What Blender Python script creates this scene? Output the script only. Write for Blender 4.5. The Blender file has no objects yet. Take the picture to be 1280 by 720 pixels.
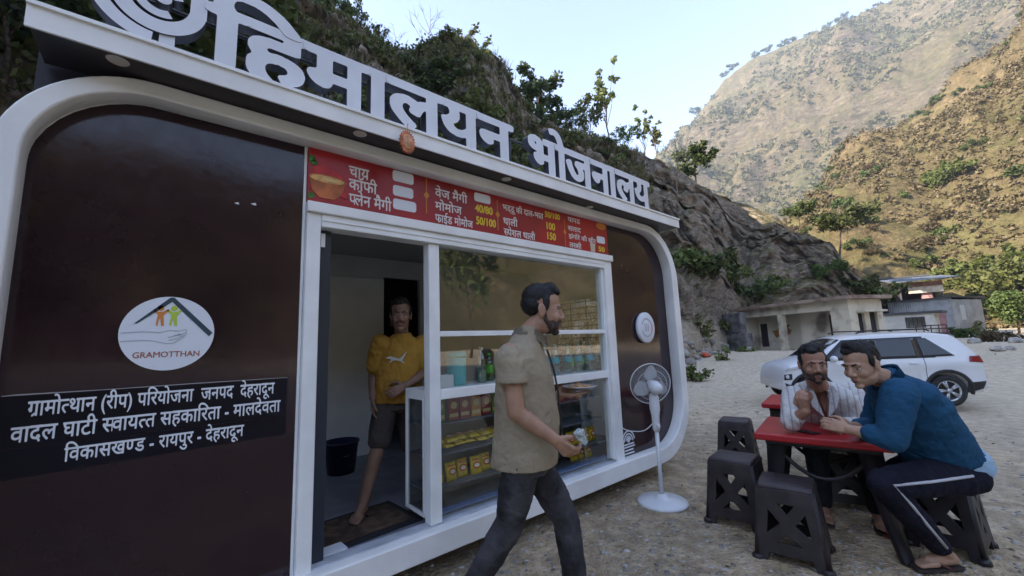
import bpy, bmesh, math, random
import numpy as np
from mathutils import Vector, Matrix, Quaternion
R = math.radians
S = bpy.context.scene
COL = S.collection
random.seed(7)
RNG = np.random.default_rng(11)

# ------------------------------------------------------------ camera, sky, sun, exposure
CAM = Vector((0.0, -2.45, 1.42))
CF = Vector((0.64061685, 0.75556738, 0.13685021))
CR = Vector((0.76551743, -0.64234988, -0.03700944))
CU = Vector((-0.05994259, -0.12847009, 0.98990016))
FL = 505.0
cd = bpy.data.cameras.new('camera'); cam = bpy.data.objects.new('camera', cd); COL.objects.link(cam)
cd.sensor_width = 36; cd.lens = FL / 1280 * 36; cd.clip_start = 0.05; cd.clip_end = 6000
m3 = Matrix((CR, CU, -CF)).transposed().to_4x4(); m3.translation = CAM
cam.matrix_world = m3
S.camera = cam
S.render.resolution_x = 1024; S.render.resolution_y = 576
SUN_AZ, SUN_EL = -62.0, 30.0
W = bpy.data.worlds.new("World"); S.world = W; W.use_nodes = True
nt = W.node_tree
sky = nt.nodes.new('ShaderNodeTexSky'); sky.sky_type = 'NISHITA'; sky.sun_disc = False
sky.sun_elevation = R(SUN_EL); sky.sun_rotation = R(SUN_AZ); sky.altitude = 800
sky.air_density = 1.0; sky.dust_density = 0.9; sky.ozone_density = 2.6
hs = nt.nodes.new('ShaderNodeHueSaturation'); hs.inputs['Saturation'].default_value = 0.82; hs.inputs['Hue'].default_value = 0.508
nt.links.new(sky.outputs[0], hs.inputs['Color']); nt.links.new(hs.outputs[0], nt.nodes['Background'].inputs[0])
nt.nodes['Background'].inputs[1].default_value = 0.10
ld = bpy.data.lights.new('sun', 'SUN'); ld.energy = 3.3; ld.angle = R(0.5); ld.color = (1.0, 0.86, 0.68)
lo = bpy.data.objects.new('sun', ld); COL.objects.link(lo)
sd = Vector((math.sin(R(SUN_AZ)) * math.cos(R(SUN_EL)), math.cos(R(SUN_AZ)) * math.cos(R(SUN_EL)), math.sin(R(SUN_EL))))
lo.rotation_euler = sd.to_track_quat('Z', 'Y').to_euler(); lo.location = (0, 0, 60)
vs = S.view_settings
vs.view_transform = 'Standard'; vs.look = 'None'; vs.exposure = 2.6; vs.gamma = 1; vs.use_curve_mapping = False
S.cycles.max_bounces = 8; S.cycles.transparent_max_bounces = 16

def P(px, py, d):
    """point of the place seen at photo position (px,py) at depth d metres"""
    return CAM + CF * d + CR * ((px - 640) / FL * d) + CU * ((360 - py) / FL * d)

# ------------------------------------------------------------ node materials
def lin(c):
    return tuple(c) + ((1.0,) if len(c) == 3 else ())

MATS = {}
def mat(name, col, rough=0.5, var=0.0, vscale=3.0, bump=0.0, bscale=40.0, spec=0.5, metal=0.0, col2=None, mask=(0.42, 0.62), detail=6.0, coat=0.0, stretch=None, trans=0.0, ior=1.45):
    if name in MATS: return MATS[name]
    m = bpy.data.materials.new(name); m.use_nodes = True; MATS[name] = m
    t = m.node_tree; b = t.nodes['Principled BSDF']
    b.inputs['Roughness'].default_value = rough; b.inputs['Specular IOR Level'].default_value = spec
    b.inputs['Metallic'].default_value = metal; b.inputs['Coat Weight'].default_value = coat; b.inputs['Coat Roughness'].default_value = 0.08
    b.inputs['Base Color'].default_value = lin(col)
    b.inputs['Transmission Weight'].default_value = trans; b.inputs['IOR'].default_value = ior
    tc = t.nodes.new('ShaderNodeTexCoord'); src = tc.outputs['Object']
    if stretch:
        mp = t.nodes.new('ShaderNodeMapping'); mp.inputs['Scale'].default_value = stretch
        t.links.new(src, mp.inputs[0]); src = mp.outputs[0]
    if var > 0 or col2:
        n = t.nodes.new('ShaderNodeTexNoise'); n.inputs['Scale'].default_value = vscale; n.inputs['Detail'].default_value = detail
        t.links.new(src, n.inputs['Vector'])
        rp = t.nodes.new('ShaderNodeValToRGB')
        rp.color_ramp.elements[0].position, rp.color_ramp.elements[1].position = mask
        if col2 is None:
            rp.color_ramp.elements[0].color = lin([c * (1 - var) for c in col]); rp.color_ramp.elements[1].color = lin([min(1, c * (1 + var)) for c in col])
        else:
            rp.color_ramp.elements[0].color = lin(col); rp.color_ramp.elements[1].color = lin(col2)
        t.links.new(n.outputs[0], rp.inputs[0]); t.links.new(rp.outputs[0], b.inputs['Base Color'])
    if bump > 0:
        n2 = t.nodes.new('ShaderNodeTexNoise'); n2.inputs['Scale'].default_value = bscale; n2.inputs['Detail'].default_value = 5
        t.links.new(src, n2.inputs['Vector'])
        bp = t.nodes.new('ShaderNodeBump'); bp.inputs['Strength'].default_value = 1.0; bp.inputs['Distance'].default_value = bump
        t.links.new(n2.outputs[0], bp.inputs['Height']); t.links.new(bp.outputs[0], b.inputs['Normal'])
    return m

def ramp(t, fac, stops):
    r = t.nodes.new('ShaderNodeValToRGB'); e = r.color_ramp.elements
    while len(e) < len(stops): e.new(0.5)
    for i, (p, c) in enumerate(stops): e[i].position = p; e[i].color = lin(c)
    t.links.new(fac, r.inputs[0]); return r.outputs[0]
def noise(t, vec, scale, detail=6.0, rough=0.55, dist=0.0):
    n = t.nodes.new('ShaderNodeTexNoise'); n.inputs['Scale'].default_value = scale; n.inputs['Detail'].default_value = detail
    n.inputs['Roughness'].default_value = rough; n.inputs['Distortion'].default_value = dist
    t.links.new(vec, n.inputs['Vector']); return n.outputs[0]
def mixc(t, fac, a, b, mode='MIX'):
    m = t.nodes.new('ShaderNodeMix'); m.data_type = 'RGBA'; m.blend_type = mode
    for sock, v in ((m.inputs[0], fac), (m.inputs[6], a), (m.inputs[7], b)):
        if hasattr(v, 'is_output'): t.links.new(v, sock)
        elif isinstance(v, (int, float)): sock.default_value = v
        else: sock.default_value = lin(v)
    return m.outputs[2]
def mathn(t, op, a, b=0.0):
    m = t.nodes.new('ShaderNodeMath'); m.operation = op
    for i, v in enumerate((a, b)):
        if hasattr(v, 'is_output'): t.links.new(v, m.inputs[i])
        else: m.inputs[i].default_value = v
    return m.outputs[0]
def newmat(name, rough=0.8, spec=0.3):
    m = bpy.data.materials.new(name); m.use_nodes = True; MATS[name] = m
    b = m.node_tree.nodes['Principled BSDF']; b.inputs['Roughness'].default_value = rough; b.inputs['Specular IOR Level'].default_value = spec
    tc = m.node_tree.nodes.new('ShaderNodeTexCoord')
    return m, m.node_tree, b, tc.outputs['Object']
def bumpn(t, b, h, dist, strength=1.0):
    bp = t.nodes.new('ShaderNodeBump'); bp.inputs['Distance'].default_value = dist; bp.inputs['Strength'].default_value = strength
    t.links.new(h, bp.inputs['Height']); t.links.new(bp.outputs[0], b.inputs['Normal'])

def glass_mat(name, tint=(0.95, 0.97, 0.96), refl=1.0, f0=0.055):
    m = bpy.data.materials.new(name); m.use_nodes = True; MATS[name] = m
    t = m.node_tree; t.nodes.clear()
    out = t.nodes.new('ShaderNodeOutputMaterial'); tr = t.nodes.new('ShaderNodeBsdfTransparent'); gl = t.nodes.new('ShaderNodeBsdfGlossy')
    tr.inputs[0].default_value = lin(tint); gl.inputs['Roughness'].default_value = 0.01; gl.inputs[0].default_value = (refl, refl, refl, 1)
    lw = t.nodes.new('ShaderNodeLayerWeight'); lw.inputs[0].default_value = 0.5
    fr = t.nodes.new('ShaderNodeMapRange'); t.links.new(mathn(t, 'POWER', lw.outputs['Facing'], 3.0), fr.inputs[0]); fr.inputs[3].default_value = f0; fr.inputs[4].default_value = 0.75
    mx = t.nodes.new('ShaderNodeMixShader')
    t.links.new(fr.outputs[0], mx.inputs[0]); t.links.new(tr.outputs[0], mx.inputs[1]); t.links.new(gl.outputs[0], mx.inputs[2]); t.links.new(mx.outputs[0], out.inputs[0])
    return m

# ------------------------------------------------------------ mesh helpers
def link(o, parent=None):
    COL.objects.link(o)
    if parent is not None: o.parent = parent
    return o
def thing(name, label, cat, loc=(0, 0, 0), rz=0.0, group=None):
    o = bpy.data.objects.new(name, None); o.location = loc; o.rotation_euler = (0, 0, rz); o.empty_display_size = 0.1
    o['label'] = label; o['category'] = cat
    if group: o['group'] = group
    return link(o)
def tag(o, label, cat, group=None):
    o['label'] = label; o['category'] = cat
    if group: o['group'] = group
    return o
def struct(o, kind='structure'):
    o['kind'] = kind; return o
def mesh_obj(name, bm, m, parent=None, smooth=False, offset=None):
    """link a bmesh as one mesh object; offset = world base point subtracted from the coordinates (for parented parts)"""
    me = bpy.data.meshes.new(name)
    if offset is not None: bmesh.ops.translate(bm, verts=bm.verts, vec=-Vector(offset))
    bm.to_mesh(me); bm.free()
    if isinstance(m, (list, tuple)):
        for q in m: me.materials.append(q)
    else: me.materials.append(m)
    if smooth:
        me.polygons.foreach_set('use_smooth', [True] * len(me.polygons))
    return link(bpy.data.objects.new(name, me), parent)
def raw_obj(name, v, f, m, parent=None, smooth=False):
    me = bpy.data.meshes.new(name); me.from_pydata([tuple(p) for p in v], [], f)
    me.materials.append(m)
    if smooth: me.polygons.foreach_set('use_smooth', [True] * len(me.polygons))
    return link(bpy.data.objects.new(name, me), parent)
def np_obj(name, v, f, m, parent=None, smooth=False):
    """fast mesh from numpy arrays: v (n,3), f (m,k)"""
    me = bpy.data.meshes.new(name); k = f.shape[1]
    me.vertices.add(len(v)); me.vertices.foreach_set('co', np.asarray(v, dtype=np.float32).ravel())
    me.loops.add(f.size); me.loops.foreach_set('vertex_index', np.asarray(f, dtype=np.int32).ravel())
    me.polygons.add(len(f)); me.polygons.foreach_set('loop_start', np.arange(0, f.size, k, dtype=np.int32))
    if smooth: me.polygons.foreach_set('use_smooth', np.ones(len(f), dtype=bool))
    me.update(calc_edges=True); me.validate()
    me.materials.append(m)
    return link(bpy.data.objects.new(name, me), parent)
def dup(root, loc, rz=0.0, sc=1.0, label=None, group=None):
    r = root.copy(); COL.objects.link(r); r.location = loc; r.rotation_euler = (0, 0, rz)
    r.scale = (sc, sc, sc) if isinstance(sc, (int, float)) else sc
    if label: r['label'] = label
    if group: r['group'] = group
    for ch in list(root.children):
        c = ch.copy(); COL.objects.link(c); c.parent = r
        for g in list(ch.children):
            d = g.copy(); COL.objects.link(d); d.parent = c
    return r

def BM(): return bmesh.new()
def bx(bm, x0, x1, y0, y1, z0, z1, bev=0.0, seg=2):
    vs_ = [bm.verts.new((x, y, z)) for x in (x0, x1) for y in (y0, y1) for z in (z0, z1)]
    fs = [bm.faces.new([vs_[i] for i in q]) for q in ((0, 1, 3, 2), (4, 6, 7, 5), (0, 4, 5, 1), (2, 3, 7, 6), (0, 2, 6, 4), (1, 5, 7, 3))]
    if bev > 0:
        es = list({e for f in fs for e in f.edges})
        bmesh.ops.bevel(bm, geom=es, offset=bev, segments=seg, affect='EDGES', profile=0.5)
    return bm
def basis(d):
    d = Vector(d).normalized(); a = Vector((0, 0, 1)) if abs(d.z) < 0.9 else Vector((1, 0, 0))
    u = d.cross(a).normalized(); return u, d.cross(u).normalized()
def ring_loft(bm, rings, cap=True):
    """rings = lists of points, all the same length"""
    vr = [[bm.verts.new(p) for p in r] for r in rings]
    n = len(vr[0])
    for a, b in zip(vr, vr[1:]):
        for i in range(n): bm.faces.new((a[i], a[(i + 1) % n], b[(i + 1) % n], b[i]))
    if cap:
        bm.faces.new(list(reversed(vr[0]))); bm.faces.new(vr[-1])
    return bm
def tube(bm, pts, r, n=10, cap=True):
    pts = [Vector(p) for p in pts]
    if not isinstance(r, (list, tuple)): r = [r] * len(pts)
    rings = []; u = None
    for i, p in enumerate(pts):
        d = (pts[min(i + 1, len(pts) - 1)] - pts[max(i - 1, 0)]).normalized()
        if u is None: u, _ = basis(d)
        u = (u - d * u.dot(d)).normalized(); w = d.cross(u)
        rings.append([p + (u * math.cos(2 * math.pi * k / n) + w * math.sin(2 * math.pi * k / n)) * r[i] for k in range(n)])
    return ring_loft(bm, rings, cap)
def lathe(bm, prof, c=(0, 0, 0), n=24, axis=None):
    c = Vector(c); ax = Vector(axis).normalized() if axis is not None else Vector((0, 0, 1)); u, w = basis(ax)
    rings = [[c + ax * z + (u * math.cos(2 * math.pi * k / n) + w * math.sin(2 * math.pi * k / n)) * max(r, 1e-4) for k in range(n)] for r, z in prof]
    return ring_loft(bm, rings)
def ell(bm, c, r, rot=None, u=16, v=10):
    g = bmesh.ops.create_uvsphere(bm, u_segments=u, v_segments=v, radius=1.0)
    M = Matrix.Translation(Vector(c)) @ (rot.to_4x4() if rot is not None else Matrix.Identity(4)) @ Matrix.Diagonal((*r, 1.0) if hasattr(r, '__len__') else (r, r, r, 1.0))
    bmesh.ops.transform(bm, matrix=M, verts=g['verts']); return bm
def rcone(bm, a, b, ra, rb, n=14):
    """tapered limb with round ends"""
    a = Vector(a); b = Vector(b); d = b - a; L = max(d.length, 1e-4); d /= L
    prof = []
    for k in range(5):
        t = math.pi / 2 * (1 - k / 4); prof.append((ra * math.cos(t), -ra * math.sin(t)))
    for k in range(5):
        t = math.pi / 2 * (k / 4); prof.append((rb * math.cos(t), L + rb * math.sin(t)))
    return lathe(bm, prof, a, n, d)
def chain(bm, pts, rs, n=14):
    for i in range(len(pts) - 1): rcone(bm, pts[i], pts[i + 1], rs[i], rs[i + 1], n)
    return bm
def eloft(bm, rings, n=28, p=2.3):
    """rings: (center, xdir, ydir, rx, ry) super-ellipse sections"""
    out = []
    for c, xd, yd, rx, ry in rings:
        c = Vector(c); xd = Vector(xd).normalized(); yd = Vector(yd).normalized(); q = []
        for k in range(n):
            a = 2 * math.pi * k / n; ca, sa = math.cos(a), math.sin(a)
            q.append(c + xd * (rx * math.copysign(abs(ca) ** (2 / p), ca)) + yd * (ry * math.copysign(abs(sa) ** (2 / p), sa)))
        out.append(q)
    return ring_loft(bm, out)
def remesh(name, bm, m, parent, voxel=0.006, smooth=4, disp=0.0, dscale=0.1, offset=(0, 0, 0), disp2=0.0, d2scale=0.03):
    """voxel-fuse overlapping solids into ONE continuous skin, smooth it, add cloth folds"""
    bmesh.ops.recalc_face_normals(bm, faces=bm.faces)
    me = bpy.data.meshes.new(name); bmesh.ops.translate(bm, verts=bm.verts, vec=-Vector(offset)); bm.to_mesh(me); bm.free()
    o = bpy.data.objects.new(name, me); COL.objects.link(o)
    md = o.modifiers.new('r', 'REMESH'); md.mode = 'VOXEL'; md.voxel_size = voxel
    if smooth:
        sm = o.modifiers.new('s', 'SMOOTH'); sm.iterations = smooth; sm.factor = 0.5
    for a, sc_ in ((disp, dscale), (disp2, d2scale)):
        if a > 0:
            tx = bpy.data.textures.new(name + '_folds', 'CLOUDS'); tx.noise_scale = sc_; tx.noise_depth = 1
            dm = o.modifiers.new('d', 'DISPLACE'); dm.texture = tx; dm.strength = a; dm.mid_level = 0.5
    dg = bpy.context.evaluated_depsgraph_get()
    me2 = bpy.data.meshes.new_from_object(o.evaluated_get(dg)); me2.name = name
    o.modifiers.clear(); o.data = me2; bpy.data.meshes.remove(me)
    me2.materials.clear()
    for q in (m if isinstance(m, (list, tuple)) else [m]): me2.materials.append(q)
    me2.polygons.foreach_set('use_smooth', [True] * len(me2.polygons))
    if parent is not None: o.parent = parent
    return o

# filled 2-D outlines (with holes) extruded to a solid: splines in XZ of the facade, thickness along Y
def outline_mesh(loops, thick, bev=0.0):
    cu = bpy.data.curves.new('o', 'CURVE'); cu.dimensions = '2D'; cu.fill_mode = 'BOTH'; cu.extrude = thick / 2; cu.bevel_depth = bev; cu.bevel_resolution = 1
    for lp in loops:
        sp = cu.splines.new('POLY'); sp.points.add(len(lp) - 1)
        for q, p in zip(sp.points, lp): q.co = (p[0], p[1], 0, 1)
        sp.use_cyclic_u = True
    o = bpy.data.objects.new('o', cu); COL.objects.link(o)
    dg = bpy.context.evaluated_depsgraph_get(); me = bpy.data.meshes.new_from_object(o.evaluated_get(dg))
    bpy.data.objects.remove(o); bpy.data.curves.remove(cu)
    return me
def rrect(x0, x1, z0, z1, r, n=10):
    out = []
    rr = r if hasattr(r, '__len__') else (r, r, r, r)
    for (cx, cz, a0, q) in ((x1 - rr[0], z1 - rr[0], 0, rr[0]), (x0 + rr[1], z1 - rr[1], 90, rr[1]), (x0 + rr[2], z0 + rr[2], 180, rr[2]), (x1 - rr[3], z0 + rr[3], 270, rr[3])):
        for k in range(n + 1):
            a = R(a0 + 90 * k / n); out.append((cx + q * math.cos(a), cz + q * math.sin(a)))
    return out
XZ = Matrix(((1, 0, 0, 0), (0, 0, -1, 0), (0, 1, 0, 0), (0, 0, 0, 1)))   # flat (x,y) -> facade (x,z), normal towards -y
def plate(name, loops, thick, m, parent=None, at=(0, 0, 0), M=XZ, bev=0.0, smooth=False):
    me = outline_mesh(loops, thick, bev); me.transform(Matrix.Translation(Vector(at)) @ M); me.name = name
    me.materials.clear(); me.materials.append(m)
    return link(bpy.data.objects.new(name, me), parent)

# ------------------------------------------------------------ Devanagari setting of the built-in fonts
HALF_CUT = {'त': 0.30, 'स': 0.24, 'प': 0.22, 'ण': 0.26, 'श': 0.2, 'ल': 0.22}
def glyph(ch, offset):
    c = bpy.data.curves.new('g', 'FONT'); c.body = ch; c.size = 1; c.offset = offset; c.resolution_u = 4
    o = bpy.data.objects.new('g', c); COL.objects.link(o)
    dg = bpy.context.evaluated_depsgraph_get(); me = bpy.data.meshes.new_from_object(o.evaluated_get(dg))
    bpy.data.objects.remove(o); bpy.data.curves.remove(c)
    return me
GW = {}
def advance(ch):
    if ch not in GW:
        c = bpy.data.curves.new('g', 'FONT'); c.body = ch + 'न'; c.size = 1
        c2 = bpy.data.curves.new('g', 'FONT'); c2.body = 'न'; c2.size = 1
        w = []
        for q in (c, c2):
            o = bpy.data.objects.new('g', q); COL.objects.link(o)
            dg = bpy.context.evaluated_depsgraph_get(); me = bpy.data.meshes.new_from_object(o.evaluated_get(dg))
            w.append(max(v.co.x for v in me.vertices)); bpy.data.objects.remove(o); bpy.data.curves.remove(q); bpy.data.meshes.remove(me)
        GW[ch] = w[0] - w[1]
    return GW[ch]
def set_text(s, offset=0.0):
    """returns one bmesh of a flat line, height unit = font size. '~' after a consonant = half form, '^' = rakar stroke"""
    bm = BM(); x = 0.0; i = 0
    while i < len(s):
        ch = s[i]; half = i + 1 < len(s) and s[i + 1] == '~'; rakar = i + 1 < len(s) and s[i + 1] == '^'
        w = advance(ch)
        if ch != ' ':
            me = glyph(ch, offset); b2 = BM(); b2.from_mesh(me); bpy.data.meshes.remove(me)
            if half:
                cut = w - HALF_CUT.get(ch, 0.22) * 0.62
                bmesh.ops.bisect_plane(b2, geom=b2.verts[:] + b2.edges[:] + b2.faces[:], plane_co=(cut, 0, 0), plane_no=(1, 0, 0), clear_outer=True)
                w = cut - 0.015
            if rakar:
                st = w - 0.12
                q = [b2.verts.new(p) for p in ((st + .02, .20, 0), (st + .02, .20 - .085, 0), (st - .2, -.03, 0), (st - .24, .03, 0))]
                b2.faces.new(q)
            bmesh.ops.translate(b2, verts=b2.verts, vec=(x, 0, 0))
            t = bpy.data.meshes.new('t'); b2.to_mesh(t); b2.free(); bm.from_mesh(t); bpy.data.meshes.remove(t)
        x += w; i += 2 if (half or rakar) else 1
    return bm, x
def split_tokens(s):
    out = []; i = 0
    while i < len(s):
        if i + 1 < len(s) and s[i + 1] in '~^': out.append(s[i:i + 2]); i += 2
        else: out.append(s[i]); i += 1
    return out
FAT = {}
def fat_unit(tok, bold):
    k = (tok, round(bold, 3))
    if k not in FAT:
        bm, w = set_text(tok, 0.0); bm.free(); FAT[k] = (fat_glyph(tok, 1, 1, bold, bold, .014) if tok != ' ' else [], w)
    return FAT[k]
def text_obj(name, s, x0, z0, width, height, y, m, parent=None, bold=0.0, thick=.0012):
    """a printed line: glyph outlines grown by `bold`, set side by side, one flat raised mesh"""
    toks = [fat_unit(t, bold) for t in split_tokens(s)]; W_ = sum(w for _, w in toks); sx = (width / W_) if width else height; x = x0; bm = BM(); y0 = y
    for k, (loops, w) in enumerate(toks):
        if loops:
            me = outline_mesh([[(px * sx, pz * height) for px, pz in lp] for lp in loops], thick); me.transform(Matrix.Translation((x, y, z0)) @ XZ); bm.from_mesh(me); bpy.data.meshes.remove(me)
            y = y0 - .0004 * (k % 2)
        x += w * sx
    return mesh_obj(name, bm, m, parent)

def fat_glyph(ch, sx, sy, dx, dz, res=0.004):
    """one glyph grown bold: rasterise, dilate by an ellipse, trace the edge again -> closed loops in metres"""
    bm, w = set_text(ch, 0.0)
    bmesh.ops.triangulate(bm, faces=bm.faces)
    tri = np.array([[(v.co.x * sx, v.co.y * sy) for v in f.verts] for f in bm.faces]); bm.free()
    lo = tri.reshape(-1, 2).min(0) - dx - 4 * res; hi = tri.reshape(-1, 2).max(0) + dx + 4 * res
    nx, ny = (np.ceil((hi - lo) / res)).astype(int) + 1
    gx, gy = np.meshgrid(lo[0] + np.arange(nx) * res, lo[1] + np.arange(ny) * res)
    msk = np.zeros((ny, nx), bool)
    for t in tri:
        a, b, c = t; d = (b[0] - a[0]) * (c[1] - a[1]) - (b[1] - a[1]) * (c[0] - a[0])
        if abs(d) < 1e-12: continue
        u = ((gx - a[0]) * (c[1] - a[1]) - (gy - a[1]) * (c[0] - a[0])) / d; v = ((b[0] - a[0]) * (gy - a[1]) - (b[1] - a[1]) * (gx - a[0])) / d
        msk |= (u >= -1e-6) & (v >= -1e-6) & (u + v <= 1 + 1e-6)
    kx, ky = int(dx / res + .5), int(dz / res + .5); out = msk.copy()
    for j in range(-ky, ky + 1):
        wdt = int(round(kx * math.sqrt(max(0, 1 - (j / max(ky, 1)) ** 2)))) if ky else kx
        row = np.roll(msk, j, 0)
        for i in range(-wdt, wdt + 1): out |= np.roll(row, i, 1)
    f = out.astype(float)
    for _ in range(2): f = (f + np.roll(f, 1, 0) + np.roll(f, -1, 0)) / 3; f = (f + np.roll(f, 1, 1) + np.roll(f, -1, 1)) / 3
    seg = {}
    T = .5
    def ip(p, q): 
        a, b = f[p], f[q]; t = (T - a) / (b - a); return (p[1] + (q[1] - p[1]) * t, p[0] + (q[0] - p[0]) * t)
    for y in range(ny - 1):
        for x in range(nx - 1):
            c4 = [(y, x), (y, x + 1), (y + 1, x + 1), (y + 1, x)]; s = [f[p] > T for p in c4]
            if all(s) or not any(s): continue
            cr = [(k, ip(c4[k], c4[(k + 1) % 4])) for k in range(4) if s[k] != s[(k + 1) % 4]]
            # inside on the left: walk from an in->out edge to the next out->in edge
            outs = [(k, p) for k, p in cr if s[k]]; ins = [(k, p) for k, p in cr if not s[k]]
            for k, p in outs:
                q = min(ins, key=lambda e: (e[0] - k) % 4); seg[(round(p[0], 5), round(p[1], 5))] = (round(q[1][0], 5), round(q[1][1], 5))
    loops = []
    while seg:
        st, nx_ = seg.popitem(); lp = [st]
        while nx_ != st and nx_ in seg: lp.append(nx_); nx_ = seg.pop(nx_)
        if len(lp) > 8: loops.append([(lo[0] + p[0] * res, lo[1] + p[1] * res) for p in lp])
    return loops

# ------------------------------------------------------------ noise for terrain
def _h(ix, iy, iz):
    n = (ix.astype(np.int64) * 374761393 + iy.astype(np.int64) * 668265263 + iz.astype(np.int64) * 2147483647 % 1000003 * 97) & 0x7fffffff
    n = ((n ^ (n >> 13)) * 1274126177) & 0x7fffffff
    return ((n ^ (n >> 16)) & 0xffff) / 65535.0
def vnoise(x, y, z):
    ix, iy, iz = np.floor(x), np.floor(y), np.floor(z); fx, fy, fz = x - ix, y - iy, z - iz
    fx, fy, fz = (f * f * (3 - 2 * f) for f in (fx, fy, fz)); o = 0
    for a in (0, 1):
        for b in (0, 1):
            for c in (0, 1):
                o = o + _h(ix + a, iy + b, iz + c) * (fx if a else 1 - fx) * (fy if b else 1 - fy) * (fz if c else 1 - fz)
    return o * 2 - 1
def fbm(x, y, z=0.0, oct=5, gain=0.5, ridge=False):
    z = np.zeros_like(x) + z; o = 0; a = 1.0
    for k in range(oct):
        n = vnoise(x * 2 ** k + 17.3 * k, y * 2 ** k - 9.1 * k, z * 2 ** k + 3.7 * k)
        o = o + a * ((1 - 2 * abs(n)) if ridge else n); a *= gain
    return o
def sstep(a, b, x):
    t = np.clip((x - a) / (b - a), 0, 1); return t * t * (3 - 2 * t)
def gz(x, y):
    """height of the gravel lot"""
    x = np.asarray(x, float); y = np.asarray(y, float); d = np.hypot(x, y + 2.45)
    return -0.27 * sstep(4.5, 9.5, d) * sstep(2, 6, x) + 0.75 * sstep(12, 27, d) + 1.5 * sstep(30, 90, d)
# ============================================================ SETTING: ground, hills, mountains
def azel(px, py):
    d = CF + CR * ((px - 640) / FL) + CU * ((360 - py) / FL); h = math.hypot(d.x, d.y)
    return math.degrees(math.atan2(d.x, d.y)), d.z / h
def rp(px, py, base, d):            # a ridge control point seen at (px,py), d metres away over the ground
    a, te = azel(px, py); return (a, base, d, 1.42 + d * te)

def ground_material():
    m, t, b, o = newmat('gravel', 0.95, 0.15)
    n1 = noise(t, o, 0.35, 5); n2 = noise(t, o, 6.0, 8, 0.65); n3 = noise(t, o, 38.0, 4, 0.6)
    v = t.nodes.new('ShaderNodeTexVoronoi'); v.inputs['Scale'].default_value = 26; t.links.new(o, v.inputs['Vector'])
    v2 = t.nodes.new('ShaderNodeTexVoronoi'); v2.inputs['Scale'].default_value = 60; t.links.new(o, v2.inputs['Vector'])
    c = ramp(t, n2, [(0.3, (.225, .175, .118)), (0.5, (.385, .31, .212)), (0.68, (.56, .47, .34))])
    big = ramp(t, n1, [(0.33, (.66, .63, .60)), (0.5, (.95, .92, .88)), (0.64, (1.2, 1.13, 1.02))])
    c = mixc(t, 1.0, c, big, 'MULTIPLY')
    st = ramp(t, v.outputs['Color'], [(0.15, (.13, .12, .11)), (0.5, (.26, .24, .21)), (0.9, (.5, .47, .42))])
    pm = ramp(t, v.outputs['Distance'], [(0.22, (1, 1, 1)), (0.4, (0, 0, 0))])
    c = mixc(t, mathn(t, 'MULTIPLY', pm, 0.55), c, st)
    # sandier trodden ground farther out
    g = t.nodes.new('ShaderNodeNewGeometry'); ln = t.nodes.new('ShaderNodeVectorMath'); ln.operation = 'LENGTH'; t.links.new(g.outputs['Position'], ln.inputs[0])
    far = t.nodes.new('ShaderNodeMapRange'); far.inputs[1].default_value = 5; far.inputs[2].default_value = 14; t.links.new(ln.outputs['Value'], far.inputs[0])
    sand = ramp(t, n2, [(0.3, (.48, .41, .30)), (0.7, (.70, .61, .465))])
    c = mixc(t, mathn(t, 'MULTIPLY', far.outputs[0], 0.8), c, sand)
    vf = t.nodes.new('ShaderNodeMapRange'); vf.inputs[1].default_value = 70; vf.inputs[2].default_value = 120; t.links.new(ln.outputs['Value'], vf.inputs[0])
    c = mixc(t, vf.outputs[0], c, (.13, .12, .06))
    t.links.new(c, b.inputs['Base Color'])
    h = mathn(t, 'ADD', mathn(t, 'MULTIPLY', v.outputs['Distance'], -0.5), mathn(t, 'ADD', mathn(t, 'MULTIPLY', n3, 0.6), mathn(t, 'MULTIPLY', v2.outputs['Distance'], -0.25)))
    bumpn(t, b, h, 0.03)
    return m
def make_ground():
    na, nr = 260, 170
    rr = 0.25 * (2600 / 0.25) ** (np.arange(nr) / (nr - 1)); aa = np.linspace(0, 2 * np.pi, na, endpoint=False)
    A, Q = np.meshgrid(aa, rr); x = Q * np.sin(A) + 1.0; y = Q * np.cos(A) - 1.5
    z = gz(x, y) + 0.02 * fbm(x * 1.1, y * 1.1, oct=4) * sstep(0.2, 2, Q) + 0.10 * fbm(x * .22, y * .22, 5.0, oct=3) * sstep(6, 14, Q)
    v = np.stack([x, y, z], -1).reshape(-1, 3); v = np.vstack([v, [[1.0, -1.5, 0.0]]])
    i, j = np.meshgrid(np.arange(nr - 1), np.arange(na), indexing='ij')
    f = np.stack([i * na + j, i * na + (j + 1) % na, (i + 1) * na + (j + 1) % na, (i + 1) * na + j], -1).reshape(-1, 4)[:, ::-1]
    o = np_obj('ground', v, f, ground_material(), smooth=True)
    bm = BM(); bm.from_mesh(o.data); bm.verts.ensure_lookup_table(); c = bm.verts[len(v) - 1]
    for k in range(na): bm.faces.new((bm.verts[k], bm.verts[(k + 1) % na], c))
    bmesh.ops.recalc_face_normals(bm, faces=bm.faces); bm.to_mesh(o.data); bm.free()
    return struct(o)
ground = make_ground()

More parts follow.
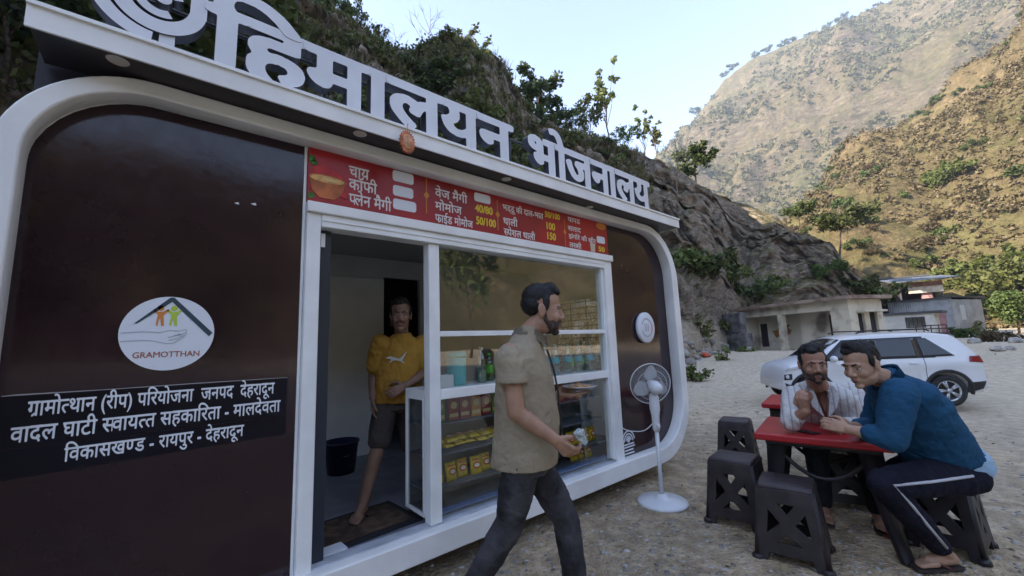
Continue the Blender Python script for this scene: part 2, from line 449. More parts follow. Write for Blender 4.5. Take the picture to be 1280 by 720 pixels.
def hill_material(name, rock, rock2, scrub, dry, dirt=None, dirt_z=3.0, slope=(0.35, 0.6), sc=1.0, green=(.07, .10, .03), bump=0.25):
    m, t, b, o = newmat(name, 0.95, 0.1)
    g = t.nodes.new('ShaderNodeNewGeometry'); sx = t.nodes.new('ShaderNodeSeparateXYZ'); t.links.new(g.outputs['True Normal'], sx.inputs[0])
    n1 = noise(t, o, 0.12 * sc, 8, 0.6, 0.4); n2 = noise(t, o, 0.6 * sc, 10, 0.68, 0.3); n3 = noise(t, o, 3.5 * sc, 8, 0.7)
    mp = t.nodes.new('ShaderNodeMapping'); mp.inputs['Scale'].default_value = (1, 1, 3.2); mp.inputs['Rotation'].default_value = (0.35, 0.25, 0); t.links.new(o, mp.inputs[0])
    n4 = noise(t, mp.outputs[0], 0.9 * sc, 9, 0.7, 0.6)
    rk = ramp(t, n4, [(0.34, [c * .42 for c in rock]), (0.47, [c * .8 for c in rock]), (0.56, rock), (0.68, rock2)])  # darkest stops paint crevice shade into the rock colour
    vg = ramp(t, n2, [(0.36, scrub), (0.52, [(p + q) / 2 for p, q in zip(scrub, dry)]), (0.64, dry)])
    vg = mixc(t, ramp(t, n1, [(0.56, (0, 0, 0)), (0.70, (.8, .8, .8))]), vg, green)
    f = mathn(t, 'ADD', sx.outputs['Z'], mathn(t, 'MULTIPLY', mathn(t, 'SUBTRACT', n3, 0.5), 0.55))
    mr = t.nodes.new('ShaderNodeMapRange'); mr.inputs[1].default_value = slope[0]; mr.inputs[2].default_value = slope[1]; t.links.new(f, mr.inputs[0])
    c = mixc(t, mr.outputs[0], rk, vg)
    spk = ramp(t, n3, [(0.3, (.62, .62, .62)), (0.7, (1.3, 1.3, 1.3))]); c = mixc(t, 1.0, c, spk, 'MULTIPLY')
    if dirt:
        px = t.nodes.new('ShaderNodeSeparateXYZ'); t.links.new(g.outputs['Position'], px.inputs[0])
        zz = mathn(t, 'ADD', px.outputs['Z'], mathn(t, 'MULTIPLY', mathn(t, 'SUBTRACT', n2, 0.5), 3.0))
        mz = t.nodes.new('ShaderNodeMapRange'); mz.inputs[1].default_value = dirt_z + .4; mz.inputs[2].default_value = dirt_z - .4; t.links.new(zz, mz.inputs[0])
        dc = ramp(t, n3, [(0.3, [q * .6 for q in dirt]), (0.7, [q * 1.2 for q in dirt])]); c = mixc(t, mz.outputs[0], c, dc)
    t.links.new(c, b.inputs['Base Color'])
    bumpn(t, b, mathn(t, 'ADD', n3, mathn(t, 'MULTIPLY', n4, 2.0)), bump)
    return m

class Hill:
    def __init__(s, name, ctrl, m, na, nt, prof, amp, freq, seed, back=0.5, rough=0.0, strata=0.0, ridgey=False):
        ctrl = sorted(ctrl); s.c = np.array(ctrl, float); s.prof = prof; s.amp = amp; s.freq = freq; s.seed = seed; s.rough = rough; s.ridgey = ridgey; s.strata = strata
        a0, a1 = ctrl[0][0], ctrl[-1][0]
        # denser columns where the camera looks
        aa = np.linspace(a0, a1, na); tt = np.concatenate([np.linspace(0, 1, nt), 1 + back * np.linspace(0.03, 1, 8) ** 1.5])
        A, T = np.meshgrid(aa, tt); x, y, z = s.pt(A, T); n2 = len(tt)
        v = np.stack([x, y, z], -1).reshape(-1, 3)
        i, j = np.meshgrid(np.arange(n2 - 1), np.arange(na - 1), indexing='ij')
        f = np.stack([i * na + j, i * na + j + 1, (i + 1) * na + j + 1, (i + 1) * na + j], -1).reshape(-1, 4)
        s.o = struct(np_obj(name, v, f, m, smooth=True))
    def pt(s, A, T):
        A = np.asarray(A, float); T = np.asarray(T, float); c = s.c
        b = np.interp(A, c[:, 0], c[:, 1]); r = np.interp(A, c[:, 0], c[:, 2]); zr = np.interp(A, c[:, 0], c[:, 3])
        d = b + (r - b) * T; ar = np.radians(A); x = d * np.sin(ar); y = -2.45 + d * np.cos(ar)
        z0 = gz(x, y) - 0.3
        up = np.where(T <= 1, s.prof(np.clip(T, 0, 1)), 1 - 0.9 * (np.clip(T - 1, 0, 1)) ** 1.3)
        z = z0 + (zr - z0) * up
        w = np.sin(np.pi * np.clip(T, 0, 1)) ** 0.7
        n = fbm(x * s.freq, y * s.freq, z * s.freq + s.seed, oct=6, gain=0.52, ridge=s.ridgey)
        q = s.amp * n * (0.12 + w) * np.clip(T * 6, 0, 1)
        dx = s.rough * fbm(x * s.freq * 2, y * s.freq * 2, z * s.freq * 2.5 + s.seed + 9, oct=4) * w
        if s.strata:
            q2 = z * .42 + (x * .62 - y * .3) * .13 + .9 * fbm(x * .09, y * .09, z * .09 + 40, oct=3); fr = q2 - np.floor(q2)
            dx = dx + s.strata * (fr ** 2.2 - .35) * w * sstep(.08, .2, T) * (.6 + .8 * fbm(x * .2, y * .2, z * .2 + 70, oct=2)) + (.8 * fbm(x * .8, y * .8, z * 1.5, oct=5, gain=.62)) * w
        return x + dx * np.sin(ar), y + dx * np.cos(ar), z + q
    def at(s, a, t):
        x, y, z = s.pt(np.array([a]), np.array([t])); return Vector((float(x[0]), float(y[0]), float(z[0])))

near_m = hill_material('near_hill', (.36, .30, .24), (.60, .53, .44), (.085, .09, .037), (.28, .225, .125), dirt=(.55, .46, .34), dirt_z=2.2, green=(.05, .075, .022))
near = [(-110, 22, 60, 26), (-85, 18, 58, 36), (-60, 14, 52, 46), rp(0, -330, 11, 46), rp(150, -180, 11, 44), rp(300, -40, 11, 42),  # first entries: unseen left ridge, heights shaped to keep the lot in shade
        rp(400, 30, 11, 42), rp(440, 58, 11.5, 41), rp(480, 78, 12, 40), rp(540, 84, 12, 40), rp(585, 88, 12, 40), rp(620, 112, 12.5, 40), rp(645, 150, 13, 42), rp(700, 176, 14, 44), rp(760, 196, 16, 45),
        rp(840, 226, 19, 46), rp(880, 246, 25, 47), rp(905, 250, 32, 49), rp(930, 254, 36, 50), rp(965, 268, 37, 50), rp(1000, 296, 37, 50), rp(1040, 324, 37.5, 50), rp(1068, 350, 39, 51), rp(1100, 385, 42, 53), rp(1150, 412, 47, 55)]
H1 = Hill('hillside', near, near_m, 560, 170, lambda t: 0.10 * sstep(0, .2, t) + 0.9 * sstep(0.02, 1.0, t) ** 0.85, 1.7, 0.16, 3.0, rough=1.5, back=0.6, strata=1.0)

mid_m = hill_material('mid_hill', (.185, .135, .085), (.27, .205, .135), (.10, .092, .038), (.215, .165, .09), green=(.155, .145, .062), sc=0.35, slope=(0.1, 0.55), bump=0.6)
mid = [rp(940, 345, 60, 100), rp(985, 318, 60, 105), rp(1010, 285, 60, 112), rp(1045, 238, 60, 122), rp(1080, 208, 60, 135), rp(1120, 180, 60, 145), rp(1170, 146, 60, 155), rp(1230, 98, 58, 165), rp(1280, 50, 56, 170),
       (97, 55, 170, 118), (106, 55, 165, 100), (125, 50, 150, 62), (150, 45, 140, 50), (180, 42, 130, 46), (210, 42, 120, 42), (236, 48, 120, 40)]
H2 = Hill('brown_hill', mid, mid_m, 420, 110, lambda t: 0.8 * t + 0.2 * sstep(0, 1, t), 7.0, 0.03, 8.0, rough=2.5, back=0.5, ridgey=True)

far_m = hill_material('far_hill', (.13, .105, .075), (.22, .185, .135), (.07, .068, .032), (.15, .12, .068), green=(.075, .085, .032), sc=0.13, slope=(0.15, 0.6), bump=1.2)
far = [rp(700, 330, 250, 420), rp(780, 262, 250, 430), rp(835, 192, 250, 450), rp(862, 160, 250, 460), rp(885, 128, 250, 465), rp(905, 103, 250, 470), rp(950, 78, 250, 480), rp(1000, 60, 250, 490), rp(1040, 43, 250, 500), rp(1085, 28, 250, 510), rp(1115, 14, 250, 515),
       rp(1130, -8, 250, 520), rp(1200, -60, 250, 530), rp(1280, -110, 250, 540), (100, 250, 540, 330), (115, 250, 540, 280)]
H3 = Hill('mountain', far, far_m, 360, 110, lambda t: t ** 0.95, 26.0, 0.0095, 21.0, rough=8.0, back=0.4, ridgey=True)

# ------------------------------------------------------------ foliage builders
def leaf_mat(name, c1, c2, tr=0.25):
    m, t, b, o = newmat(name, 0.65, 0.25)
    oi = t.nodes.new('ShaderNodeObjectInfo')
    g = t.nodes.new('ShaderNodeNewGeometry')
    n = noise(t, o, 1.6, 3)
    f = mathn(t, 'ADD', mathn(t, 'MULTIPLY', g.outputs['Random Per Island'], 0.55), mathn(t, 'MULTIPLY', n, 0.5))
    c = ramp(t, f, [(0.2, c1), (0.75, c2)])
    hv = t.nodes.new('ShaderNodeHueSaturation'); t.links.new(c, hv.inputs['Color'])
    t.links.new(mathn(t, 'ADD', 0.47, mathn(t, 'MULTIPLY', oi.outputs['Random'], 0.05)), hv.inputs['Hue'])
    t.links.new(mathn(t, 'ADD', 0.75, mathn(t, 'MULTIPLY', oi.outputs['Random'], 0.5)), hv.inputs['Value'])
    t.links.new(hv.outputs[0], b.inputs['Base Color'])
    # thin leaves let some light through
    tl = t.nodes.new('ShaderNodeBsdfTranslucent'); t.links.new(hv.outputs[0], tl.inputs[0]); mx = t.nodes.new('ShaderNodeMixShader'); mx.inputs[0].default_value = tr
    out = t.nodes['Material Output']; t.links.new(b.outputs[0], mx.inputs[1]); t.links.new(tl.outputs[0], mx.inputs[2]); t.links.new(mx.outputs[0], out.inputs[0])
    return m
LEAF_DARK = leaf_mat('leaf_dark', (.04, .058, .018), (.10, .135, .042)); LEAF_MID = leaf_mat('leaf_mid', (.06, .085, .024), (.15, .185, .055))
LEAF_PALE = leaf_mat('leaf_pale', (.08, .10, .035), (.2, .22, .075)); LEAF_DRY = leaf_mat('leaf_dry', (.06, .055, .024), (.16, .13, .065))
LEAF_SUN = leaf_mat('leaf_fresh', (.055, .075, .018), (.125, .155, .042))
BARK = mat('bark', (.09, .07, .05), 0.9, var=.4, vscale=8, bump=.01, bscale=20); BARKP = mat('bark_pale', (.22, .19, .15), 0.9, var=.3, vscale=8)

def leaves(centers, radii, per, size, rng, flat=0.6, elong=1.8):
    """leaf-sized quads spread through clumps"""
    c = np.repeat(np.asarray(centers, float), per, 0); r = np.repeat(np.asarray(radii, float), per)[:, None]; n = len(c)
    d = rng.normal(size=(n, 3)); d /= np.linalg.norm(d, axis=1)[:, None]
    p = c + d * r * (rng.random((n, 1)) ** 0.45) * np.array([1, 1, 0.8])
    nn = rng.normal(size=(n, 3)) + np.array([0, 0, flat]); nn /= np.linalg.norm(nn, axis=1)[:, None]
    a = np.cross(nn, rng.normal(size=(n, 3))); a /= np.linalg.norm(a, axis=1)[:, None]; b = np.cross(nn, a)
    s = size * (0.6 + 0.8 * rng.random((n, 1)))
    a = a * s * elong * .5; b = b * s * .5
    v = np.stack([p - a, p + b * .9 - a * .1, p + a, p - b * .9 - a * .1], 1).reshape(-1, 3)
    return v, np.arange(n * 4).reshape(-1, 4)
def limbs(h, n, rng, spread=1.0, r0=0.12, up=0.8, fork=2, start=.35):
    """trunk + branches: list of (points, radii), and branch tips"""
    out = []; tips = []
    lean = rng.normal(size=2) * .06 * h
    tr = [Vector((lean[0] * (k / 5) ** 1.4, lean[1] * (k / 5) ** 1.4, h * k / 5)) + Vector((*(rng.normal(size=2) * .015 * h), 0)) * (1 if k else 0) for k in range(6)]
    rad = [r0 * (1 - .13 * k) for k in range(6)]; out.append((tr, rad)); tips.append(tr[-1])
    for i in range(n):
        t = start + (1 - start) * (i + rng.random()) / n; k = min(int(t * 5), 4); base = tr[k].lerp(tr[k + 1], t * 5 - k); a = i * 2.4 + rng.random()
        L = h * spread * (.28 + .25 * rng.random()) * (1.15 - .5 * t); d = Vector((math.cos(a), math.sin(a), up * (.5 + rng.random())))
        p1 = base + d * L * .5; p2 = base + Vector((d.x * 1.0, d.y * 1.0, d.z * 1.25)) * L
        out.append(([base, p1, p2], [r0 * .45 * (1.1 - t * .6), r0 * .28, r0 * .12])); tips += [p2, p1.lerp(p2, .4)]
        for q in range(fork):
            e = p1.lerp(p2, .3 + .6 * rng.random()); dd = Vector(rng.normal(size=3)); dd.z = abs(dd.z) * up; dd = (dd.normalized() + d.normalized() * .6) * L * .42
            out.append(([e, e + dd * .6, e + dd], [r0 * .2, r0 * .13, r0 * .06])); tips.append(e + dd)
    return out, tips
def limb_mesh(name, ls, m, parent, n=6):
    bm = BM()
    for p, r in ls: tube(bm, p, r, n)
    return mesh_obj(name, bm, m, parent, True)
def proto_tree(kind, label, cat, h, nb, leafm, lsize, per, crad, seed, spread=1.0, up=.8, r0=.12, bark=None, group=None, start=.35, keep=1.0, name='tree', fork=2):
    rng = np.random.default_rng(seed); t = thing(name, label, cat, (0, 0, -500), 0, group)
    ls, tips = limbs(h, nb, rng, spread, r0, up, fork, start)
    limb_mesh('trunk', ls, bark or BARK, t)
    if per:
        tp = [p for p in tips if rng.random() < keep]
        v, f = leaves([tuple(p) for p in tp], [crad * (.6 + .8 * rng.random()) for _ in tp], per, lsize, rng)
        np_obj('crown', v, f, leafm, t)
    return t
def proto_bush(label, r, hh, leafm, lsize, n, per, seed, group=None, name='bush'):
    rng = np.random.default_rng(seed); t = thing(name, label, 'bush', (0, 0, -500), 0, group)
    a = rng.random(n) * 6.28; q = rng.random(n) ** .6 * r; z = hh * (.15 + .8 * rng.random(n)) * (1 - .45 * q / r)
    c = np.stack([q * np.cos(a), q * np.sin(a), z], -1)
    v, f = leaves(c, r * (.22 + .2 * rng.random(n)), per, lsize, rng); np_obj('crown', v, f, leafm, t)
    bm = BM()
    for k in range(min(n, 8)): tube(bm, [(0, 0, -.2), tuple(c[k] * .5 + np.array([0, 0, .1])), tuple(c[k])], [.03 * r, .022 * r, .01 * r], 5)
    mesh_obj('stem', bm, BARK, t); return t
# ============================================================ FOOD CABIN
def fz(px, py, y=0.0):
    """(x,z) on the vertical plane y, parallel to the cabin front"""
    d = CF + CR * ((px - 640) / FL) + CU * ((360 - py) / FL); t = (y - CAM.y) / d.y
    return CAM.x + d.x * t, CAM.z + d.z * t
WHITE = mat('white_frame_paint', (.80, .79, .76), 0.45, var=.07, vscale=2.5, bump=.0008, bscale=60)
WHITE2 = mat('white_aluminium', (.82, .82, .80), 0.35, var=.05, vscale=4)
def brown_gloss():
    m, t, b, o = newmat('glossy_brown_panel', 0.13, 0.5)
    n = noise(t, o, 1.3, 7, 0.65); n2 = noise(t, o, 22, 6, 0.7)
    c = ramp(t, n, [(0.35, (.019, .008, .012)), (0.65, (.032, .014, .018))])
    t.links.new(c, b.inputs['Base Color'])
    t.links.new(ramp(t, n2, [(0.35, (.07, .07, .07)), (0.7, (.17, .17, .17))]), b.inputs['Roughness'])
    bumpn(t, b, n, 0.004, 0.4)
    return m
BROWN = brown_gloss()
DARK = mat('dark_soffit', (.022, .018, .022), 0.4, var=.3, vscale=2)
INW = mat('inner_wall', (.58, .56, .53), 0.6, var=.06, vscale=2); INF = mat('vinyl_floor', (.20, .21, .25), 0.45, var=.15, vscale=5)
INC = mat('inner_ceiling', (.4, .39, .38), 0.7); INV = mat('dark_room', (.05, .045, .045), 0.8)
GLASS = glass_mat('window_glass', refl=0.95); GLASS2 = glass_mat('case_glass', (.96, .975, .975), 0.5)
cab = thing('food_cabin', 'long brown and white prefabricated food cabin with rounded corners and a sliding glass front', 'food cabin', (2.0, 1.2, 0))
CO = Vector((2.0, 1.2, 0))
def part(name, bm, m, par=None, smooth=False):
    return mesh_obj(name, bm, m, par or cab, smooth, CO)
def pplate(name, loops, thick, m, at, par=None, bev=0.0):
    o = plate(name, loops, thick, m, None, at, XZ, bev); o.data.transform(Matrix.Translation(-CO)); o.parent = par or cab; return o
X0, X1, Z0, Z1 = -.565, 4.54, .17, 2.665; DY = 3.5
# rounded white ring, standing proud of the front, and the shell behind it
pplate('rounded_frame', [rrect(X0, X1, Z0, Z1, (.60, .46, .46, .60), 16), list(reversed(rrect(X0 + .068, X1 - .11, Z0 + .125, Z1 - .058, (.50, .385, .38, .50), 16)))], .10, WHITE, (0, -.055, 0), bev=.008)
bm = BM(); oa = rrect(X0 + .01, X1 - .01, Z0 + .01, Z1 - .01, (.59, .45, .45, .59), 10); ob = rrect(X0 + .07, X1 - .07, Z0 + .06, Z1 - .06, (.53, .40, .40, .53), 10)
va = [[bm.verts.new((x, y, z)) for x, z in L] for L, y in ((oa, 0), (oa, DY), (ob, 0), (ob, DY))]; n = len(oa)
for i in range(n):
    j = (i + 1) % n
    bm.faces.new((va[0][i], va[0][j], va[1][j], va[1][i])); bm.faces.new((va[2][j], va[2][i], va[3][i], va[3][j]))
    bm.faces.new((va[0][i], va[2][i], va[2][j], va[0][j])); bm.faces.new((va[1][j], va[3][j], va[3][i], va[1][i]))
# side window hole on the right end is cut below
bmesh.ops.recalc_face_normals(bm, faces=bm.faces)
part('shell', bm, WHITE)
# right end: window opening with a grill (cut by rebuilding that stretch of the shell)
sh = [o for o in cab.children if o.name.startswith('shell')][0]
bm = BM(); bm.from_mesh(sh.data)
for co, no in (((0, .95 - 1.2, 0), (0, 1, 0)), ((0, 1.85 - 1.2, 0), (0, 1, 0)), ((0, 0, 1.0), (0, 0, 1)), ((0, 0, 2.02), (0, 0, 1))):
    bmesh.ops.bisect_plane(bm, geom=bm.verts[:] + bm.edges[:] + bm.faces[:], plane_co=co, plane_no=no)
kill = [f for f in bm.faces if (lambda c: (c.x > 2.3 or c.x < -2.3) and -.25 < c.y < .65 and 1.0 < c.z < 2.02)(f.calc_center_median())]  # same opening added in the unseen left end to brighten the interior
bmesh.ops.delete(bm, geom=kill, context='FACES'); bm.to_mesh(sh.data); bm.free()
# panels
def quad_r(x0, x1, z0, z1, r, left=True, n=12):
    return rrect(x0, x1, z0, z1, (0.002, r, r, 0.002) if left else (r, .002, .002, r), n)
pplate('brown_panel', [quad_r(X0 + .04, .535, Z0 + .06, Z1 - .035, .41)], .03, BROWN, (0, .017, 0))
pplate('brown_panel', [quad_r(3.365, X1 - .06, Z0 + .06, Z1 - .035, .53, False)], .03, BROWN, (0, .017, 0))
bm = BM(); bx(bm, .535, .548, -.006, .03, Z0 + .12, 2.62); part('trim_strip', bm, WHITE2)
bm = BM(); bx(bm, .55, 3.363, .004, .033, 2.26, 2.62); part('lintel', bm, WHITE)
# white frame round the opening
bm = BM(); bx(bm, .55, .625, -.045, .07, .29, 2.20, .006); part('door_jamb', bm, WHITE2)
bm = BM(); bx(bm, 3.245, 3.362, -.045, .07, .29, 2.20, .006); bx(bm, 3.215, 3.2445, -.02, .05, .33, 2.13); part('door_jamb', bm, WHITE2)
bm = BM(); bx(bm, .545, 3.366, -.07, .072, 2.2005, 2.262, .006); part('top_frame', bm, WHITE2)
bm = BM(); bx(bm, .6255, 3.2445, -.05, .06, 2.125, 2.2, .005); bx(bm, .6255, 3.2445, -.056, -.0505, 2.16, 2.175); part('sliding_track', bm, WHITE2)
bm = BM(); bx(bm, .6255, 3.2445, -.035, .054, .272, .31, .004); bx(bm, .6255, 3.2445, -.0445, -.0355, .28, .298); part('bottom_track', bm, mat('grey_track', (.42, .44, .48), .4, var=.15, vscale=6))
bm = BM(); bx(bm, 1.318, 1.40, -.03, .05, .3105, 2.1245, .005); part('centre_post', bm, WHITE2)
bm = BM(); bx(bm, 1.4005, 3.2145, -.02, .045, 1.487, 1.524, .004); part('transom', bm, WHITE2)
bm = BM(); bx(bm, 1.4005, 3.2145, -.028, .045, 1.07, 1.135, .004); part('counter_rail', bm, WHITE2)
for z0, z1 in ((.3105, 1.0695), (1.1355, 1.4865), (1.5245, 2.1245)):
    bm = BM(); bx(bm, 1.4005, 3.2145, .010, .015, z0, z1); part('glass_pane', bm, GLASS)
NAVY = mat('dark_blue_leaf_edge', (.02, .03, .045), .3)
bm = BM(); bx(bm, .627, .70, .018, .05, .3105, 2.12, .003); lf = part('sliding_leaf', bm, NAVY)
bm = BM(); bx(bm, .64, .662, .006, .0176, 2.02, 2.1); part('latch', bm, WHITE2, lf)
# inside: floor, ceiling, walls
bm = BM(); bx(bm, X0 + .08, X1 - .08, .056, DY - .05, .20, .27); part('floor', bm, INF)
bm = BM(); bx(bm, X0 + .25, X1 - .25, .056, DY - .05, 2.50, 2.54); part('ceiling', bm, INC)
bm = BM(); bx(bm, X0 + .08, 1.92, 2.2, 2.26, .27, 2.495); bx(bm, 2.4, X1 - .08, 2.2, 2.26, .27, 2.495); bx(bm, 1.9205, 2.3995, 2.2, 2.26, 2.27, 2.495); part('partition_wall', bm, INW)
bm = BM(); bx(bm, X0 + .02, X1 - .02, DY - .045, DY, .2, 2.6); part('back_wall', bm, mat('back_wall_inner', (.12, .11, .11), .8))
bm = BM(); bx(bm, 1.22, 1.915, 2.165, 2.197, .275, 2.24, .004); dl = part('door_leaf', bm, mat('pale_door', (.68, .66, .62), .5, var=.05))
bm = BM(); bx(bm, 1.83, 1.86, 2.14, 2.1645, 1.1, 1.26, .004); part('handle', bm, DARK, dl)
# grill in the right end window
bm = BM()
for k in range(12): zz = 1.03 + .086 * k; bx(bm, 4.515, 4.527, .95, 1.85, zz, zz + .014)
for yy in (.955, 1.25, 1.54, 1.838): bx(bm, 4.5, 4.5145, yy, yy + .012, 1.0, 2.02)
tube(bm, [(4.507, .97, 1.85), (4.507, 1.5, 1.5), (4.507, 1.83, 1.2)], .007, 5); part('window_grill', bm, mat('black_grill', (.02, .02, .02), .5))
# header, soffit, canopy
XL, XR = -.49, 4.42; YF = -.26
bm = BM(); bx(bm, X0 + .06, X1 - .06, .034, .06, 2.45, 2.84); part('header_board', bm, DARK)
bm = BM(); bx(bm, XL + .012, XR - .012, YF + .012, .0015, 2.675, 2.70); so = part('soffit', bm, DARK)
bm = BM()
q = [(XL, YF, 2.672), (XL, YF, 2.775), (XL, YF + .02, 2.79), (XL, .06, 2.86), (XL, .06, 2.845), (XL, YF + .011, 2.765), (XL, YF + .011, 2.672)]
q2 = [(XR, y, z) for _, y, z in q]
ring_loft(bm, [q2, q]); part('fascia', bm, WHITE)
bm = BM(); bx(bm, XL, XR, YF - .012, YF - .0005, 2.762, 2.778); part('fascia_lip', bm, WHITE2)
for px, py in ((147, 74), (452, 165), (633, 224), (737, 259)):
    d = CF + CR * ((px - 640) / FL) + CU * ((360 - py) / FL); t = (2.674 - CAM.z) / d.z; p = CAM + d * t
    bm = BM(); lathe(bm, [(.0, -.004), (.030, -.004), (.036, -.002), (.038, .0)], (p.x, max(p.y, YF + .06), 2.674), 20); part('downlight', bm, mat('downlight_cover', (.55, .5, .45), .4), None, True)
bm = BM(); bx(bm, X0 + .2, X1 - .2, .05, DY - .02, 2.685, 2.72); part('roof', bm, WHITE)
STEEL = mat('chassis_steel', (.05, .045, .04), .7)
for yy in (.33, 3.09):
    bm = BM(); bx(bm, X0 + .3, X1 - .3, yy - .03, yy + .03, .1005, .165); part('chassis_beam', bm, STEEL)
    for xx in (-.2, 1.4, 2.9, 4.1):
        bm = BM(); bx(bm, xx - .06, xx + .06, yy - .06, yy + .06, -.05, .10); part('foot_block', bm, STEEL)

# ------------------------------------------------------------ rooftop sign (letters, logo, rails)
LET = mat('sign_letter_face', (.70, .71, .75), .35, var=.05, vscale=3); LSIDE = mat('sign_letter_side', (.06, .065, .085), .5)
sg = thing('rooftop_sign', 'large white raised Hindi letters with a swirl logo standing along the cabin canopy', 'sign', (2.0, -.2, 2.775))
SO = Vector((2.0, -.2, 2.775))
def two_tone(o):
    me = o.data
    if len(me.materials) < 2: me.materials.append(LSIDE)
    for p in me.polygons: p.material_index = 0 if p.normal.y < -.8 else 1
def sign_word(s, xa, xb, z, h, off):
    toks = list(s); adv = [advance(c) for c in toks]; sx = (xb - xa) / sum(adv); x = xa
    for c, a in zip(toks, adv):
        k_ = len(sg.children) % 2; o = plate('letter', fat_glyph(c, sx, h * (1 + .004 * k_), .021, .010), .07 - .004 * k_, LET, None, (x, -.205 + .0012 * k_, z + .001 * k_)); o.data.transform(Matrix.Translation(-SO)); o.parent = sg; two_tone(o)
        x += a * sx
ZB = 2.80
sign_word('िहमालयन', .052, 1.92, ZB, .46, .042)
sign_word('भोजनालय', 2.10, 3.86, ZB, .46, .042)
# swirl logo
def circ_(cx, cz, r, n=24): return [(cx + r * math.cos(2 * math.pi * k / n), cz + r * math.sin(2 * math.pi * k / n)) for k in range(n)]
def band(cx, cz, f, a0, a1, w, n=60):
    o, i = [], []
    for k in range(n + 1):
        a = R(a0 + (a1 - a0) * k / n); r = f(k / n); o.append((cx + (r + w / 2) * math.cos(a), cz + (r + w / 2) * math.sin(a))); i.append((cx + (r - w / 2) * math.cos(a), cz + (r - w / 2) * math.sin(a)))
    return o + list(reversed(i))
cx, cz = fz(200, 0, -.22)
for k, lp in enumerate(([band(cx, cz, lambda t: .215 - .01 * t, 120, 266, .052)], [band(cx, cz, lambda t: .138, -8, -300, .062)], [[(cx + .107, cz - .03), (cx + .169, cz - .03), (cx + .169, cz + .26), (cx + .107, cz + .26)]], [band(cx, cz + .005, lambda t: .078 - .012 * t, -60, -345, .036)], [circ_(cx + .012, cz + .012, .03)],
           [[(cx + .008, 2.775), (cx + .062, 2.775), (cx + .062, cz - .155), (cx + .008, cz - .15)]])):
    o = plate('logo_swirl', [lp[0]], .07 - .003 * k, LET, None, (0, -.205 + .0013 * k, 0)); o.data.transform(Matrix.Translation(-SO)); o.parent = sg; two_tone(o)
bm = BM()
for z in (2.86, 3.05): tube(bm, [(-.3, -.13, z), (3.95, -.13, z)], .009, 6)
for x in (-.28, .6, 1.2, 2.0, 2.9, 3.9): tube(bm, [(x, -.13, 2.78), (x, -.13, 3.06)], .009, 6)
mesh_obj('rail', bm, mat('dark_rail', (.05, .05, .055), .5), sg, True, SO)

# ------------------------------------------------------------ flat signs on the front
def flat(name, loops, m, par, y, off, th=.0016):
    o = plate(name, loops, th, m, None, (0, y, 0)); o.data.transform(Matrix.Translation(-Vector(off))); o.parent = par; return o
def words(name, s, x0, z0, width, h, y, m, par, off, bold=0.0):
    o = text_obj(name, s, x0, z0, width, h, y, m, None, bold); o.data.transform(Matrix.Translation(-Vector(off))); o.parent = par; return o
def circ(cx, cz, r, n=40, sx=1.0): return [(cx + r * sx * math.cos(2 * math.pi * k / n), cz + r * math.sin(2 * math.pi * k / n)) for k in range(n)]
PW = mat('print_white', (.72, .74, .78), .4); PTX = mat('print_text_white', (.7, .72, .76), .5); POR = mat('print_orange', (.62, .22, .05), .5); PGR = mat('print_lime', (.45, .58, .05), .5)
PDK = mat('print_slate', (.035, .055, .075), .5); PGY = mat('print_hand_grey', (.42, .45, .52), .5); PBR = mat('print_rust', (.33, .10, .05), .5)
# round plate
c0 = (-.005, -.004, 1.527); pl = thing('round_sign', 'white round plate with a roof, a hand and two small figures above its name', 'sign', c0)
flat('plate', [circ(c0[0], c0[2], .168, 56)], PW, pl, -.004, c0, .008)
X, Z = c0[0], c0[2]
def rel(pts): return [(X + a * .168, Z + b * .168) for a, b in pts]
flat('roof_mark', [rel([(-.72, .26), (-.66, .26), (.02, .86), (.88, -.1), (.96, .0), (.06, .98), (-.02, .98)])], PDK, pl, -.0092, c0)
def man_mark(m, dx):
    flat('figure_mark', [[(x + (dx * .168), z) for x, z in rel([(-.05, .22), (-.02, .5), (-.13, .62), (-.10, .66), (-.01, .58), (.08, .58), (.19, .66), (.21, .62), (.1, .48), (.12, .2), (.06, .2), (.04, .38), (.01, .38), (-.01, .2)])]], m, pl, -.0092, c0)
    flat('figure_mark', [circ(X + (.035 + dx) * .168, Z + .68 * .168, .012, 14)], m, pl, -.0092, c0)
man_mark(POR, -.24); man_mark(PGR, .04)
def stroke(pts, w):
    pts = [Vector((a, b)) for a, b in pts]; l, r = [], []
    for i, p in enumerate(pts):
        d = (pts[min(i + 1, len(pts) - 1)] - pts[max(i - 1, 0)]).normalized(); nn = Vector((-d.y, d.x)) * w / 2; l.append(tuple(p + nn)); r.append(tuple(p - nn))
    return l + list(reversed(r))
for s_ in ([(-.95, .02), (-.5, .05), (-.2, .02), (.02, .08), (.2, .06), (.36, .1), (.38, .04), (.28, -.03), (.1, -.06)], [(-.95, -.2), (-.55, -.18), (-.3, -.2), (-.05, -.28), (.1, -.27), (.3, -.12), (.38, .0)], [(-.02, -.12), (.12, -.08), (.25, -.03)], [(.0, -.2), (.16, -.15), (.32, -.06)]):
    flat('hand_mark', [stroke(rel(s_), .0035)], PGY, pl, -.0092, c0)
words('lettering', 'GRAMOTTHAN', X - .118, Z - .108, .236, .036, -.0085, PBR, pl, c0, .012)
